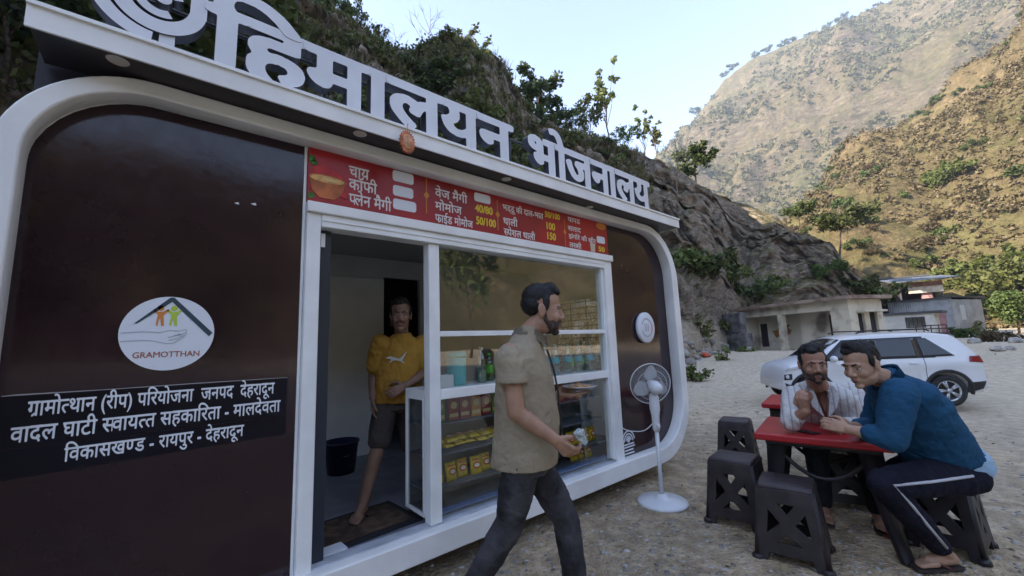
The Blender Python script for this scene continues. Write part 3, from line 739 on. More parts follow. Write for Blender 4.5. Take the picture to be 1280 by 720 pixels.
# three-line strip
c1 = (0, -.004, 1.14); st = thing('text_panel', 'dark glossy strip with three lines of white Hindi text below the round plate', 'sign', c1)
PNAV = mat('navy_vinyl', (.005, .004, .010), .3, var=.3, vscale=3, spec=.3)
flat('backing', [[(-.475, 1.10), (.49, 1.095), (.49, 1.285), (-.475, 1.292)]], PNAV, st, -.002, c1, .003)
flat('backing', [[(-.475, .985), (.49, 1.0), (.49, 1.0915), (-.475, 1.0965)]], PNAV, st, -.0015, c1, .002)
EDG = mat('peeling_edge', (.35, .33, .33), .6)
flat('peeling_edge', [[(-.475, 1.2935), (-.2, 1.291), (.1, 1.2895), (.49, 1.2865), (.49, 1.2885), (.12, 1.293), (-.2, 1.2935), (-.44, 1.2985), (-.475, 1.296)]], EDG, st, -.0035, c1)
words('text_line', 'ग^ामोत~थान (रीप) पिरयोजना  जनपद  देहरादून', -.405, 1.212, .835, .087, -.0055, PTX, st, c1, .007)
words('text_line', 'वादल घाटी स~वायत~त सहकािरता - मालदेवता', -.44, 1.118, .90, .090, -.0055, PTX, st, c1, .007)
words('text_line', 'िवकासखण~ड - रायपुर - देहरादून', -.295, 1.022, .60, .083, -.0045, PTX, st, c1, .007)
# round badge and emblem on the right panel
c2 = (3.925, -.004, 1.54); bd = thing('round_badge', 'thick white round badge with a ring of print on the right brown panel', 'sign', c2)
bm = BM(); lathe(bm, [(.158, .0), (.165, .006), (.165, .03), (.155, .036), (.0, .037)], c2, 40, (0, -1, 0)); mesh_obj('disc', bm, PW, bd, True, c2)
for r0, a0, a1 in ((.095, 30, 160), (.095, 200, 330)): flat('ring_mark', [band(c2[0], c2[2], lambda t: r0, a0, a1, .016, 24)], PGY, bd, -.0425, c2)
flat('ring_mark', [band(c2[0], c2[2], lambda t: .1, -28, 25, .018, 16)], mat('print_salmon', (.62, .3, .25), .5), bd, -.0425, c2)
for a in range(3): flat('centre_mark', [stroke([(c2[0] - .04 + .03 * a, c2[2] - .04), (c2[0] - .03 + .03 * a, c2[2] + .01), (c2[0] - .045 + .035 * a, c2[2] + .045)], .012)], PGY, bd, -.0425, c2)
c3 = (3.50, -.003, .43); em = thing('emblem_sticker', 'small white printed emblem low on the right brown panel beside the fan', 'sticker', c3)
flat('arc_print', [band(c3[0], c3[2], lambda t: .10, 8, 172, .014, 30)], PTX, em, -.001, c3); flat('arc_print', [band(c3[0], c3[2], lambda t: .072, 0, 180, .014, 30)], PTX, em, -.001, c3)
for a in range(9): b_ = R(20 + a * 17.5); flat('ray_print', [stroke([(c3[0] + .032 * math.cos(b_), c3[2] + .032 * math.sin(b_)), (c3[0] + .055 * math.cos(b_), c3[2] + .055 * math.sin(b_))], .009)], PTX, em, -.001, c3)
for zz, w in ((-.03, .09), (-.055, .1), (-.085, .07), (-.115, .085)): flat('bar_print', [[(c3[0] - w, c3[2] + zz), (c3[0] + w, c3[2] + zz), (c3[0] + w, c3[2] + zz + .014), (c3[0] - w, c3[2] + zz + .014)]], PTX, em, -.001, c3)
flat('bar_print', [circ(c3[0], c3[2] + .012, .022, 16)], PTX, em, -.001, c3)
# menu board
c4 = (1.95, -.01, 2.26); mn = thing('menu_board', 'long red menu board with Hindi dishes and yellow prices above the glass front', 'menu board', c4)
def red_board():
    m, t, b, o = newmat('menu_red', .3, .4); n = noise(t, o, 1.6, 4)
    t.links.new(ramp(t, n, [(.35, (.22, .012, .016)), (.6, (.42, .02, .024))]), b.inputs['Base Color']); return m
flat('board', [[(.552, 2.264), (3.36, 2.264), (3.36, 2.635), (.552, 2.64)]], red_board(), mn, -.012, c4, .016)
YT = -.0215
YEL = mat('print_yellow', (.75, .55, .03), .5); GOLD = mat('print_gold', (.6, .25, .03), .5)
TXW = mat('menu_text', (.72, .68, .66), .5)
def mtext(s, px0, py0, px1, py1, h=.105, m=TXW, bold=.02):
    xa, za = fz(px0, py0, YT); xb, zb = fz(px1, py1, YT)
    words('menu_line', s, xa, (za + zb) / 2, xb - xa, h, YT, m, mn, c4, bold)
mtext('चाय', 436, 219, 461, 226); mtext('कॉफी', 436, 236, 471, 243); mtext('प~लेन मैगी', 436, 255, 489, 264)
mtext('वेज मैगी', 544, 246, 584, 254, .095); mtext('मोमोज', 544, 262, 577, 268, .09); mtext('फ^ाईड मोमोज', 544, 277, 591, 285, .085)
mtext('भड्डू की दाल-भात', 628, 261, 679, 275, .075); mtext('थाली', 629, 280, 647, 284, .09); mtext('स~पेशल थाली', 630, 293, 669, 301, .085)
mtext('पापड', 710, 277, 725, 280, .07); mtext('सलाद', 710, 288, 726, 291, .07); mtext('झंगोरे की खीर', 711, 297, 745, 305, .065); mtext('लस~सी', 712, 308, 727, 312, .07)
for s, a, b_, c_, d_, h in (('40/80', 594, 264, 616, 269, .085), ('50/100', 595, 279, 620, 285, .085), ('50/100', 681, 271, 700, 275, .075), ('100', 682, 286, 694, 288, .09), ('150', 683, 298, 695, 301, .09), ('50', 748, 314, 756, 315, .07)):
    mtext(s, a, b_, c_, d_, h, YEL, .025)
for px, py, w, h in ((504, 222, .15, .075), (504, 240, .145, .072), (506, 257, .165, .072), (603, 248, .155, .07), (751, 300, .13, .07)):
    x, z = fz(px, py, YT); flat('price_patch', [rrect(x - w / 2, x + w / 2, z - h / 2, z + h / 2, .018, 4)], PW, mn, YT - .001, c4)
for px, py in ((533, 244), (622, 268), (706, 290)):
    x, z = fz(px, py, YT); flat('divider', [[(x - .003, z - .13), (x + .003, z - .13), (x + .003, z + .12), (x - .003, z + .12)]], GOLD, mn, YT, c4)
    flat('divider', [[(x - .022, z), (x, z - .03), (x + .022, z), (x, z + .03)]], GOLD, mn, YT - .001, c4)
bx_, bz = fz(409, 231, YT); _b0 = flat
def flat(name, loops, m, par, y, off, th=.0016):
    if name.endswith('_picture') and par is mn: loops = [[(max(.556, bx_ + (a - bx_) * .82) if abs(a - bx_) < .3 else a, min(2.63, max(2.268, bz + (b - bz) * .82)) if abs(a - bx_) < .3 else b) for a, b in lp] for lp in loops]
    return _b0(name, loops, m, par, y, off, th)
TER = mat('print_terracotta', (.45, .13, .04), .5, var=.3, vscale=9); SOUP = mat('print_soup', (.62, .36, .12), .5, var=.25, vscale=20); TOM = mat('print_tomato', (.5, .02, .02), .4, var=.3, vscale=12); LF = mat('print_leaf', (.06, .22, .03), .5, var=.5, vscale=20)
flat('tomato_picture', [circ(bx_ - .02, bz + .07, .075, 28, 1.2)], TOM, mn, YT, c4); flat('tomato_picture', [circ(bx_ + .05, bz + .05, .055, 24, 1.1)], TOM, mn, YT - .0005, c4)
flat('bowl_picture', [[(bx_ - .135, bz + .035), (bx_ + .13, bz + .035), (bx_ + .1, bz - .06), (bx_ + .05, bz - .105), (bx_ - .05, bz - .105), (bx_ - .1, bz - .06)]], TER, mn, YT - .002, c4)
flat('bowl_picture', [circ(bx_, bz + .036, .034, 36, 4.0)], TER, mn, YT - .003, c4); flat('bowl_picture', [circ(bx_, bz + .037, .026, 36, 4.5)], SOUP, mn, YT - .004, c4)
flat('bowl_picture', [circ(bx_ + .02, bz + .036, .012, 20, 4.0)], mat('print_soup_light', (.7, .48, .22), .5), mn, YT - .0045, c4)
for dx, dz, r, s_ in ((-.15, -.07, .028, 1.5), (-.12, -.1, .024, 1.6), (-.165, -.035, .022, 1.2), (-.12, .17, .024, 1.7), (-.09, .145, .02, 1.2)):
    flat('leaf_picture', [circ(bx_ + dx, bz + dz, r, 14, s_)], LF, mn, YT - .003, c4)
flat('chilli_picture', [circ(bx_ + .125, bz - .06, .022, 16, 1.4)], TOM, mn, YT - .0025, c4)
x, z = fz(751, 283, YT); flat('plate_picture', [circ(x, z, .035, 24, 2.2)], GOLD, mn, YT, c4); flat('plate_picture', [circ(x, z + .004, .024, 24, 2.4)], POR, mn, YT - .001, c4)
x, z = fz(741, 309, YT); flat('glass_picture', [[(x - .03, z - .045), (x + .03, z - .045), (x + .04, z + .04), (x - .04, z + .04)]], mat('print_cream', (.6, .5, .38), .5), mn, YT, c4)
for px, py in ((378.5, 254),):
    pass
# sun-shaped ornament hanging from the fascia
c5 = P(509, 176, 2.02); c5.y = YF - .035; xx, zz = fz(509, 178, c5.y); c5 = Vector((xx, c5.y, zz))
orn = thing('hanging_ornament', 'orange sun-shaped ornament with a toothed rim hanging from the canopy edge', 'ornament', c5)
lp = []
for k in range(44):
    a = 2 * math.pi * k / 44; r = (.062 if k % 2 else .05); lp.append((c5.x + r * .85 * math.cos(a), c5.z + r * 1.25 * math.sin(a)))
flat = _b0
ORN = mat('orange_clay', (.5, .16, .06), .6, var=.35, vscale=30, bump=.003, bscale=60)
flat('rim', [lp], ORN, orn, c5.y, c5, .014)
bm = BM(); ell(bm, (c5.x, c5.y - .008, c5.z), (.034, .014, .05)); mesh_obj('face', bm, mat('pale_clay', (.62, .3, .16), .6, var=.3, vscale=40), orn, True, c5)
bm = BM(); tube(bm, [(c5.x, c5.y, c5.z + .06), (c5.x + .01, c5.y + .012, 2.79)], .003, 5); mesh_obj('string', bm, POR, orn, False, c5)
# small chips in the brown panels (white scratches)

# white chips in the brown panels
CHP = mat('paint_chip', (.7, .7, .7), .6)
chips = ((296, 254, 5), (317, 255, 6), (777, 332, 2), (784, 338, 2))
for i, (px, py, w) in enumerate(chips):
    x, z = fz(px, py, -.001); r_ = w * .0022
    o = plate('paint_chip', [[(x - r_, z), (x + r_ * .6, z + r_ * .6), (x + r_, z - r_ * .3), (x + r_ * .2, z - r_ * .5)]], .001, CHP, None, (0, -.001, 0)); o.data.transform(Matrix.Translation(-CO)); o.parent = cab
# ============================================================ DISPLAY CASE AND THINGS INSIDE THE CABIN
def pm(bm, m, par, name, smooth=False):        # part helper: geometry is in world coords, parent is an Empty without rotation
    return mesh_obj(name, bm, m, par, smooth, par.location)
def pw(name, loops, th, m, par, y):
    o = plate(name, loops, th, m, None, (0, y, 0)); o.data.transform(Matrix.Translation(-par.location)); o.parent = par; return o
cs = thing('display_case', 'white framed glass display counter with shelves behind the lower window', 'display counter', (2.3, .2, .325))
SHELF = mat('shelf_board', (.10, .11, .13), .35); CASEB = mat('case_back', (.19, .2, .21), .5)
for z in (.33, .475, .685, .885):
    bm = BM(); bx(bm, 1.345, 3.2, .06, .33, z, z + .012); pm(bm, SHELF, cs, 'shelf')
bm = BM(); bx(bm, 1.325, 3.2, .055, .345, 1.085, 1.133); pm(bm, WHITE2, cs, 'counter_top')
bm = BM(); bx(bm, 1.345, 3.2, .332, .345, .33, 1.084); pm(bm, CASEB, cs, 'back_panel')
for y in (.064, .318):
    bm = BM(); bx(bm, 1.322, 1.344, y, y + .026, .33, 1.0845, .003); pm(bm, WHITE2, cs, 'post')
bm = BM(); bx(bm, 1.324, 1.342, .0905, .3175, .33, .35); bx(bm, 1.324, 1.342, .0905, .3175, 1.066, 1.0845); pm(bm, WHITE2, cs, 'end_rail')
bm = BM(); bx(bm, 1.331, 1.335, .0905, .3175, .35, 1.066); pm(bm, GLASS2, cs, 'end_pane')
bm = BM(); bx(bm, 1.41, 3.2, .05, .0575, .326, .36); pm(bm, mat('blue_strip', (.06, .11, .25), .5), cs, 'blue_strip')

def hue(name, c, r=.4, **k): return mat(name, c, r, **k)
# tumbler, carton, bottles on the counter
def lathe_thing(name, label, cat, loc, parts, group=None):
    t = thing(name, label, cat, loc, 0, group)
    for pn, prof, m in parts:
        bm = BM(); lathe(bm, prof, (0, 0, 0), 18); mesh_obj(pn, bm, m, t, True)
    return t
CLEAR = glass_mat('bottle_plastic', (.60, .76, .80), .9, .16)
lathe_thing('tumbler', 'turquoise lidded tumbler standing on the counter beside the white carton', 'tumbler', (1.64, .16, 1.134),
    [('body', [(.0, 0), (.068, .0), (.072, .02), (.075, .19), (.07, .2)], hue('turquoise', (.02, .36, .38))), ('lid', [(.0, .2), (.076, .2), (.076, .232), (.06, .245), (.0, .246)], hue('turquoise_lid', (.03, .42, .42)))])
t = thing('carton', 'small white carton with a dark end on the counter by the centre post', 'carton', (1.50, .12, 1.134))
bm = BM(); bx(bm, -.04, .065, -.045, .045, 0, .085, .002); mesh_obj('box', bm, hue('carton_white', (.6, .6, .6), .6), t); bm = BM(); bx(bm, -.055, -.0405, -.045, .045, .002, .083); mesh_obj('end_flap', bm, hue('carton_dark', (.03, .04, .05), .6), t)
BPROF = [(.0, 0), (.034, .0), (.038, .008), (.038, .06), (.035, .07), (.038, .08), (.038, .17), (.03, .20), (.015, .225), (.014, .245)]
CAPB = [(.0, .246), (.017, .246), (.017, .268), (.0, .269)]
lathe_thing('bottle', 'clear bottle half filled with cream-coloured liquid beside the turquoise tumbler', 'bottle', (1.87, .16, 1.134), [('body', BPROF, CLEAR), ('filling', [(0, .004), (.033, .004), (.035, .09), (.0, .092)], hue('cream_liquid', (.55, .45, .28))), ('cap', CAPB, hue('cap_white', (.6, .6, .6)))])
TEAL = hue('teal_label', (.02, .36, .42)); GRNB = hue('green_label', (.12, .42, .05)); GREENCL = glass_mat('green_plastic', (.28, .60, .22), .9, .14)
wat = lathe_thing('bottle', 'clear water bottle with a teal label standing in the row on the counter', 'bottle', (2.56, .15, 1.134), [('body', BPROF, CLEAR), ('label', [(.0385, .100), (.039, .102), (.039, .148), (.0385, .150)], TEAL), ('cap', CAPB, TEAL)], 'water bottles on the counter')
for x in (2.665, 2.86, 3.02, 3.165): dup(wat, (x, .15 + .02 * math.sin(x * 9), 1.134), 0)
grn = lathe_thing('bottle', 'shorter green soft drink bottle standing between the water bottles', 'bottle', (2.94, .2, 1.134), [('body', [(r * .95, z * .8) for r, z in BPROF], GREENCL), ('label', [(.0368, .06), (.0372, .063), (.0372, .125), (.0368, .128)], GRNB), ('cap', [(r, z - .05) for r, z in CAPB], GRNB)], 'green bottles on the counter')
for x in (1.98, 3.09, 3.19): dup(grn, (x, .21, 1.134), 0)
# tea cartons on the top shelf
tea = []
for i, (x, c, nm) in enumerate(((1.475, (.14, .26, .05), 'green'), (1.59, (.26, .02, .03), 'dark red'), (1.685, (.24, .02, .04), 'dark red'), (1.785, (.5, .2, .03), 'orange'), (1.88, (.25, .03, .03), 'dark red'), (1.975, (.14, .25, .05), 'green'), (2.7, (.27, .02, .03), 'dark red'), (2.95, (.5, .2, .03), 'orange'))):
    lab = {1.475: 'green tea carton at the centre post end of the top shelf', 1.59: 'first dark red tea carton from the centre post on the top shelf', 1.685: 'dark red tea carton just left of the orange carton', 1.785: 'orange tea carton between dark red cartons on the top shelf', 1.88: 'dark red tea carton just right of the orange carton', 1.975: 'green tea carton on the top shelf, farther from the post', 2.7: 'dark red tea carton alone near the middle of the top shelf', 2.95: 'orange tea carton alone at the far end of the top shelf'}[x]
    t = thing('tea_carton', lab, 'carton', (x, .15, .898), 0, 'tea cartons on the top shelf')
    bm = BM(); bx(bm, -.042, .042, -.03, .03, 0, .152, .002); mesh_obj('box', bm, hue('tea_' + nm.replace(' ', '_'), c, .4, var=.2, vscale=30), t)
    o = plate('print', [circ(0, .1, .026, 16)], .001, hue('tea_print', (.55, .42, .2), .5), t, (0, -.031, 0)); o = plate('print', [[(-.035, .02), (.035, .02), (.035, .045), (-.035, .045)]], .001, hue('tea_print', (.55, .42, .2)), t, (0, -.031, 0))
# yellow snack packets
PY_ = hue('packet_yellow', (.62, .44, .02), .3, var=.12, vscale=25, bump=.004, bscale=45); PRD = hue('packet_red', (.5, .06, .02), .35); PCR = hue('packet_cream', (.65, .6, .42), .4)
def packet(flatly, label, loc, group):
    t = thing('snack_packet', label, 'packet', loc, 0, group)
    bm = BM(); n = 10; ring = []
    for k in range(7):
        v = k / 6; th = .018 * math.sin(math.pi * v) ** .6 + .002; ring.append([Vector((.046 * math.cos(2 * math.pi * j / n) * (1.0 if 0 < k < 6 else 1.05), th * math.sin(2 * math.pi * j / n), .125 * v)) for j in range(n)])
    ring_loft(bm, ring); M = Matrix.Identity(4)
    if flatly: M = Matrix.Translation((0, -.06, .02)) @ Matrix.Rotation(R(-84), 4, 'X')
    else: M = Matrix.Rotation(R(-12), 4, 'X')
    bmesh.ops.transform(bm, matrix=M, verts=bm.verts); mesh_obj('wrapper', bm, PY_, t, True)
    for lp, m_, y in (([circ(0, .062, .024, 18, 1.3)], PRD, -.0215), ([circ(.0, .062, .013, 14, 1.6)], PCR, -.0235), ([[(-.03, .096), (.03, .096), (.03, .106), (-.03, .106)]], PRD, -.014)):
        o = plate('print', lp, .002, m_, t, (0, y, 0)); o.data.transform(M)
    return t
pk = packet(False, 'yellow snack packet with a red oval standing on the lowest shelf row', (1.46, .13, .489), 'standing yellow packets')
i = 0
for x in np.arange(1.565, 3.18, .104):
    if 2.2 < x < 2.7: continue
    dup(pk, (float(x), .13 + .012 * math.sin(x * 31), .489), .12 * math.sin(x * 17))
pf = packet(True, 'yellow snack packet lying flat in the pile on the middle shelf', (1.45, .19, .699), 'yellow packets lying flat')
for k in range(2):
    for x in np.arange(1.45, 2.2, .1):
        if k == 0 and x < 1.5: continue
        dup(pf, (float(x) + .03 * k, .19 + .015 * math.sin(x * 23 + k), .699 + .033 * k), .2 * math.sin(x * 13 + k * 2))
for x in (2.88, 2.98, 3.08): dup(pk, (x, .16, .345), .1 * math.sin(x * 30), 1.0, 'yellow snack packet standing at the bottom of the case, far end', 'yellow packets at the case bottom')
bm = BM()
rg = np.random.default_rng(5)
for k in range(14): ell(bm, (3.02 + rg.normal() * .07, .19 + rg.normal() * .03, .95 + rg.normal() * .02), (.05, .04, .035), None, 8, 6)
bag = thing('plastic_bag', 'crumpled pale grey plastic bag on the top shelf near the right jamb', 'bag', (3.02, .19, .90))
remesh('film', bm, mat('bag_film', (.34, .31, .36), .25), bag, .008, 2, .03, .04, bag.location)
# inside the cabin
bk = thing('bucket', 'dark blue plastic bucket on the cabin floor by the pale door', 'bucket', (1.32, 1.72, .271))
bm = BM(); lathe(bm, [(.0, 0), (.12, 0), (.155, .27), (.165, .272), (.165, .29), (.15, .29), (.116, .02), (.0, .015)], (0, 0, 0), 26); mesh_obj('body', bm, mat('navy_plastic', (.012, .014, .05), .4), bk, True)
bm = BM(); tube(bm, [(-.16, 0, .27), (-.1, -.1, .2), (0, -.15, .17), (.1, -.1, .2), (.16, 0, .27)], .004, 6); mesh_obj('handle', bm, mat('wire', (.3, .3, .3), .4, metal=.8), bk, True)
mt = thing('door_mat', 'brown coir door mat with a dark border just inside the sliding door', 'mat', (1.00, .40, .271), R(4))
bm = BM(); bx(bm, -.36, .36, -.24, .24, 0, .012, .004); mesh_obj('border', bm, mat('mat_border', (.018, .018, .022), .9), mt)
bm = BM(); bx(bm, -.31, .31, -.19, .19, .0125, .02, .002); mesh_obj('pile', bm, mat('mat_coir', (.09, .055, .035), .95, var=.45, vscale=14, bump=.006, bscale=120), mt)
ws = thing('foam_sheet', 'white foam sheet lying on the sill at the foot of the sliding leaf', 'foam sheet', (.765, .075, .271), R(4))
bm = BM(); bx(bm, -.075, .085, -.014, .10, 0, .028, .003); mesh_obj('slab', bm, mat('foam_white', (.72, .73, .74), .7, bump=.001), ws); bm = BM(); bx(bm, -.07, .08, -.01, .095, .0285, .04, .003); mesh_obj('sheet', bm, mat('foam_white2', (.66, .68, .72), .7), ws)
cl = thing('wall_card', 'pinkish card fixed on the back wall behind the man in yellow', 'card', (2.75, DY - .047, 1.95))
bm = BM(); bx(bm, -.2, .1, -.012, -.001, -.2, .2); mesh_obj('sheet', bm, mat('pink_card', (.6, .3, .28), .6), cl); bm = BM(); bx(bm, -.2, .1, -.014, -.0125, -.02, .03); mesh_obj('band', bm, mat('card_red', (.5, .1, .1), .6), cl)

# ============================================================ PEDESTAL FAN
fb = Vector((3.36, -.40, 0)); fan = thing('pedestal_fan', 'white pedestal fan with a wire cage and translucent blades on the gravel by the cabin', 'fan', fb)
FW = mat('fan_white', (.66, .67, .68), .3); FBL = mat('fan_blade', (.72, .73, .74), .35)
bm = BM(); lathe(bm, [(.0, 0), (.205, 0), (.215, .012), (.2, .03), (.1, .045), (.05, .055), (.036, .08), (.0, .082)], fb, 36); pm(bm, FW, fan, 'base', True)
bm = BM(); tube(bm, [fb + Vector((0, 0, .05)), fb + Vector((0, 0, .62))], .0175, 14); pm(bm, FW, fan, 'pole', True)
bm = BM(); lathe(bm, [(.022, .60), (.032, .63), (.034, .74), (.045, .80), (.042, .9), (.03, .93), (.0, .931)], fb, 18); pm(bm, FW, fan, 'control_column', True)
bm = BM(); rcone(bm, fb + Vector((-.03, -.035, .66)), fb + Vector((-.05, -.055, .66)), .012, .014); pm(bm, FW, fan, 'height_knob', True)
fc = P(820, 487, (fb + Vector((0, 0, 1)) - CAM).dot(CF)); fd = Vector((.60, .76, .20)).normalized()   # axis, blowing away from the camera
hub = fb + Vector((0, 0, 1.0)); u, w = basis(fd)
bm = BM(); lathe(bm, [(.0, -.13), (.035, -.125), (.052, -.10), (.056, -.03), (.05, .0), (.0, .002)], hub, 22, fd); tube(bm, [hub + Vector((0, 0, -.08)), hub - fd * .05], .022, 10); pm(bm, FW, fan, 'motor_housing', True)
bc = hub + fd * .065
bm = BM()
for k in range(56):
    a = 2 * math.pi * k / 56; e = u * math.cos(a) + w * math.sin(a)
    tube(bm, [hub + fd * .0 + e * .055, hub + fd * .012 + e * .13, bc + e * .183],   .0009, 3, False)
    tube(bm, [bc + e * .183, bc + fd * .05 + e * .13, bc + fd * .07 + e * .04],   .0009, 3, False)
for r_, dd in ((.185, .065), (.185, .058), (.135, .018), (.09, .008)):
    tube(bm, [hub + fd * dd + (u * math.cos(2 * math.pi * k / 48) + w * math.sin(2 * math.pi * k / 48)) * r_ for k in range(49)], .004 if r_ > .18 else .0022, 6, False)
pm(bm, mat('cage_wire', (.6, .61, .62), .35), fan, 'cage', True)
bm = BM(); lathe(bm, [(.0, .0), (.038, .0), (.036, .05), (.02, .06), (.0, .06)], hub + fd * .015, 18, fd); pm(bm, FBL, fan, 'blade_hub', True)
for k in range(3):
    a0 = 2 * math.pi * k / 3 + .55; bm = BM(); n = 9; grid = []
    for i in range(n):
        rr_ = .03 + .14 * i / (n - 1); wd = .088 * math.sin(math.pi * (.18 + .72 * i / (n - 1))) ** .7 / max(rr_, .05) ; row = []
        for j in range(7):
            s_ = (j / 6 - .5); a = a0 + s_ * 2 * min(wd, .80); row.append(bc - fd * .005 + fd * (.03 * s_) + (u * math.cos(a) + w * math.sin(a)) * (rr_ - .02 * (2 * s_) ** 4 * (i / n)))
        grid.append([bm.verts.new(p) for p in row])
    for i in range(n - 1):
        for j in range(6): bm.faces.new((grid[i][j], grid[i][j + 1], grid[i + 1][j + 1], grid[i + 1][j]))
    bmesh.ops.solidify(bm, geom=bm.faces[:], thickness=.003); pm(bm, FBL, fan, 'blade', True)
cb = [fb + Vector((0, 0, .70)), fb + Vector((-.10, .06, .60)), Vector((3.22, -.12, .60)), Vector((3.30, -.05, .72)), Vector((3.33, -.05, .80))]
bm = BM(); pts = []
for i in range(len(cb) - 1):
    for k in range(6): pts.append(cb[i].lerp(cb[i + 1], k / 6))
for _ in range(6): pts = [pts[0]] + [(pts[i - 1] + pts[i] * 2 + pts[i + 1]) / 4 for i in range(1, len(pts) - 1)] + [pts[-1]]
tube(bm, pts, .004, 6); pm(bm, FW, fan, 'power_cord', True)

# ============================================================ STOOLS AND TABLES
BLK = mat('black_plastic', (.024, .020, .023), .42, var=.25, vscale=6, bump=.0012, bscale=90); BLK2 = mat('brown_black_plastic', (.034, .025, .026), .5, var=.3, vscale=7, bump=.0015, bscale=80)
def stool(label, loc, rz, h=.47, wt=.155, wb=.195, m=None):
    m = m or BLK2; t = thing('plastic_stool', label, 'stool', loc, rz)
    bm = BM(); bx(bm, -wt, wt, -wt, wt, h - .045, h, .02, 3); mesh_obj('seat', bm, m, t, True)
    for e in list(t.children): pass
    for k in range(4):
        # one side panel with the cross and its four openings, leaning outwards to the foot
        T = h - .03; a = wt - .012; b_ = wb - .012
        def W_(z): return a + (b_ - a) * (T - z) / T
        out = [(-W_(T), T), (-W_(.05), .05), (-W_(0), .0), (-W_(0) + .055, .0), (-W_(.06) + .06, .055), (W_(.06) - .06, .055), (W_(0) - .055, .0), (W_(0), 0), (W_(.05), .05), (W_(T), T)]
        zt, zb_, cz_ = T - .075, .115, (T - .075 + .115) / 2; q = .026
        wi = lambda z: W_(z) - .05
        holes = [[(-wi(zt) + .05, zt), (wi(zt) - .05, zt), (0, cz_ + .05)], [(-wi(zb_) + .05, zb_), (0, cz_ - .05), (wi(zb_) - .05, zb_)],
                 [(-wi(zt), zt - .04), (-.038, cz_), (-wi(zb_), zb_ + .04)], [(wi(zt), zt - .04), (wi(zb_), zb_ + .04), (.038, cz_)]]
        me = outline_mesh([out] + holes, .016, .003); ang = math.atan2(b_ - a, T)
        me.transform(Matrix.Rotation(math.pi / 2 * k, 4, 'Z') @ Matrix.Translation((0, -wt + .006, T)) @ Matrix.Rotation(-ang, 4, 'X') @ Matrix.Translation((0, 0, -T)) @ XZ)
        me.materials.clear(); me.materials.append(m); link(bpy.data.objects.new('side_panel', me), t)
    for sx in (-1, 1):
        for sy in (-1, 1):
            bm = BM(); tube(bm, [(sx * (wt - .016), sy * (wt - .016), h - .03), (sx * (wb - .014), sy * (wb - .014), .02)], [.017, .02], 10); lathe(bm, [(.0, 0), (.036, 0), (.034, .02), (.022, .03), (0, .031)], (sx * (wb - .014), sy * (wb - .014), 0), 14); mesh_obj('leg', bm, m, t, True)
    return t
stool('black plastic stool with cross-cut sides standing nearest the camera before the red table', (3.20, -1.42, 0), R(12), .455)
stool('black plastic stool with cross-cut sides between the fan and the nearest stool', (3.50, -.98, 0), R(8), .475)
stool('small black plastic stool standing alone farthest from the camera, behind the others', (5.15, -.34, -.02), R(14), .47)
stool('black plastic stool that the man in the blue shirt sits on', (4.02, -2.07, 0), R(-4), .475, .148, .182, m=BLK)
stool('black plastic stool under the man in the white shirt, behind the red table', (4.42, -1.46, 0), R(18), .475, m=BLK)
REDT = mat('red_tabletop', (.40, .018, .022), .32, var=.12, vscale=3, bump=.0008, bscale=30)
def table(label, loc, rz, wx, wy, h):
    t = thing('plastic_table', label, 'table', loc, rz)
    bm = BM(); bx(bm, -wx, wx, -wy, wy, h - .05, h, .012, 3); mesh_obj('tabletop', bm, REDT, t)
    bm = BM(); bx(bm, -wx + .06, wx - .06, -wy + .06, wy - .06, h - .085, h - .0505, .01); mesh_obj('apron', bm, BLK, t)
    for sx in (-1, 1):
        for sy in (-1, 1):
            p = [Vector((sx * (wx - .15), sy * (wy - .12), h - .06)), Vector((sx * (wx - .13), sy * (wy - .10), h * .62)), Vector((sx * (wx - .07), sy * (wy - .06), h * .25)), Vector((sx * (wx - .02), sy * (wy - .02), .0))]
            bm = BM(); ring = []
            for i, q in enumerate(p):
                a, b_ = (.075, .06, .042, .036)[i], (.03, .028, .024, .024)[i]; d = Vector((sx, sy, 0)).normalized(); e = Vector((-d.y, d.x, 0))
                ring.append([q + e * a * ce + d * b_ * se for ce, se in ((1, .7), (.3, 1), (-.3, 1), (-1, .7), (-1, -.7), (1, -.7))])
            ring_loft(bm, ring); mesh_obj('leg', bm, BLK, t)
    for sy in (-1, 1):
        bm = BM(); pts = [Vector((x_ * (wx - .13), sy * (wy - .10), h - .1 - (.20 * (1 - x_ * x_)) )) for x_ in np.linspace(-1, 1, 13)]; tube(bm, pts, .015, 8); mesh_obj('brace', bm, BLK, t, True)
    for sx in (-1, 1):
        bm = BM(); pts = [Vector((sx * (wx - .14), y_ * (wy - .11), h - .1 - (.20 * (1 - y_ * y_)))) for y_ in np.linspace(-1, 1, 13)]; tube(bm, pts, .015, 8); mesh_obj('brace', bm, BLK, t, True)
    return t
TH = .70
table('red topped plastic table with black legs where the two men sit', (3.81, -1.50, 0), R(11), .38, .385, TH)
table('red topped plastic table standing empty behind the man in white', (5.45, -.98, -.03), R(11), .42, .36, .71)
ph = thing('phone', 'dark mobile phone lying on the red table in front of the two men', 'phone', (3.60, -1.47, TH), R(-28))
bm = BM(); bx(bm, -.04, .04, -.08, .08, .0005, .0085, .004); mesh_obj('body', bm, mat('phone_black', (.012, .012, .014), .3), ph); bm = BM(); bx(bm, -.036, .036, -.074, .074, .0087, .0095); mesh_obj('screen', bm, mat('phone_screen', (.008, .008, .01), .08), ph)
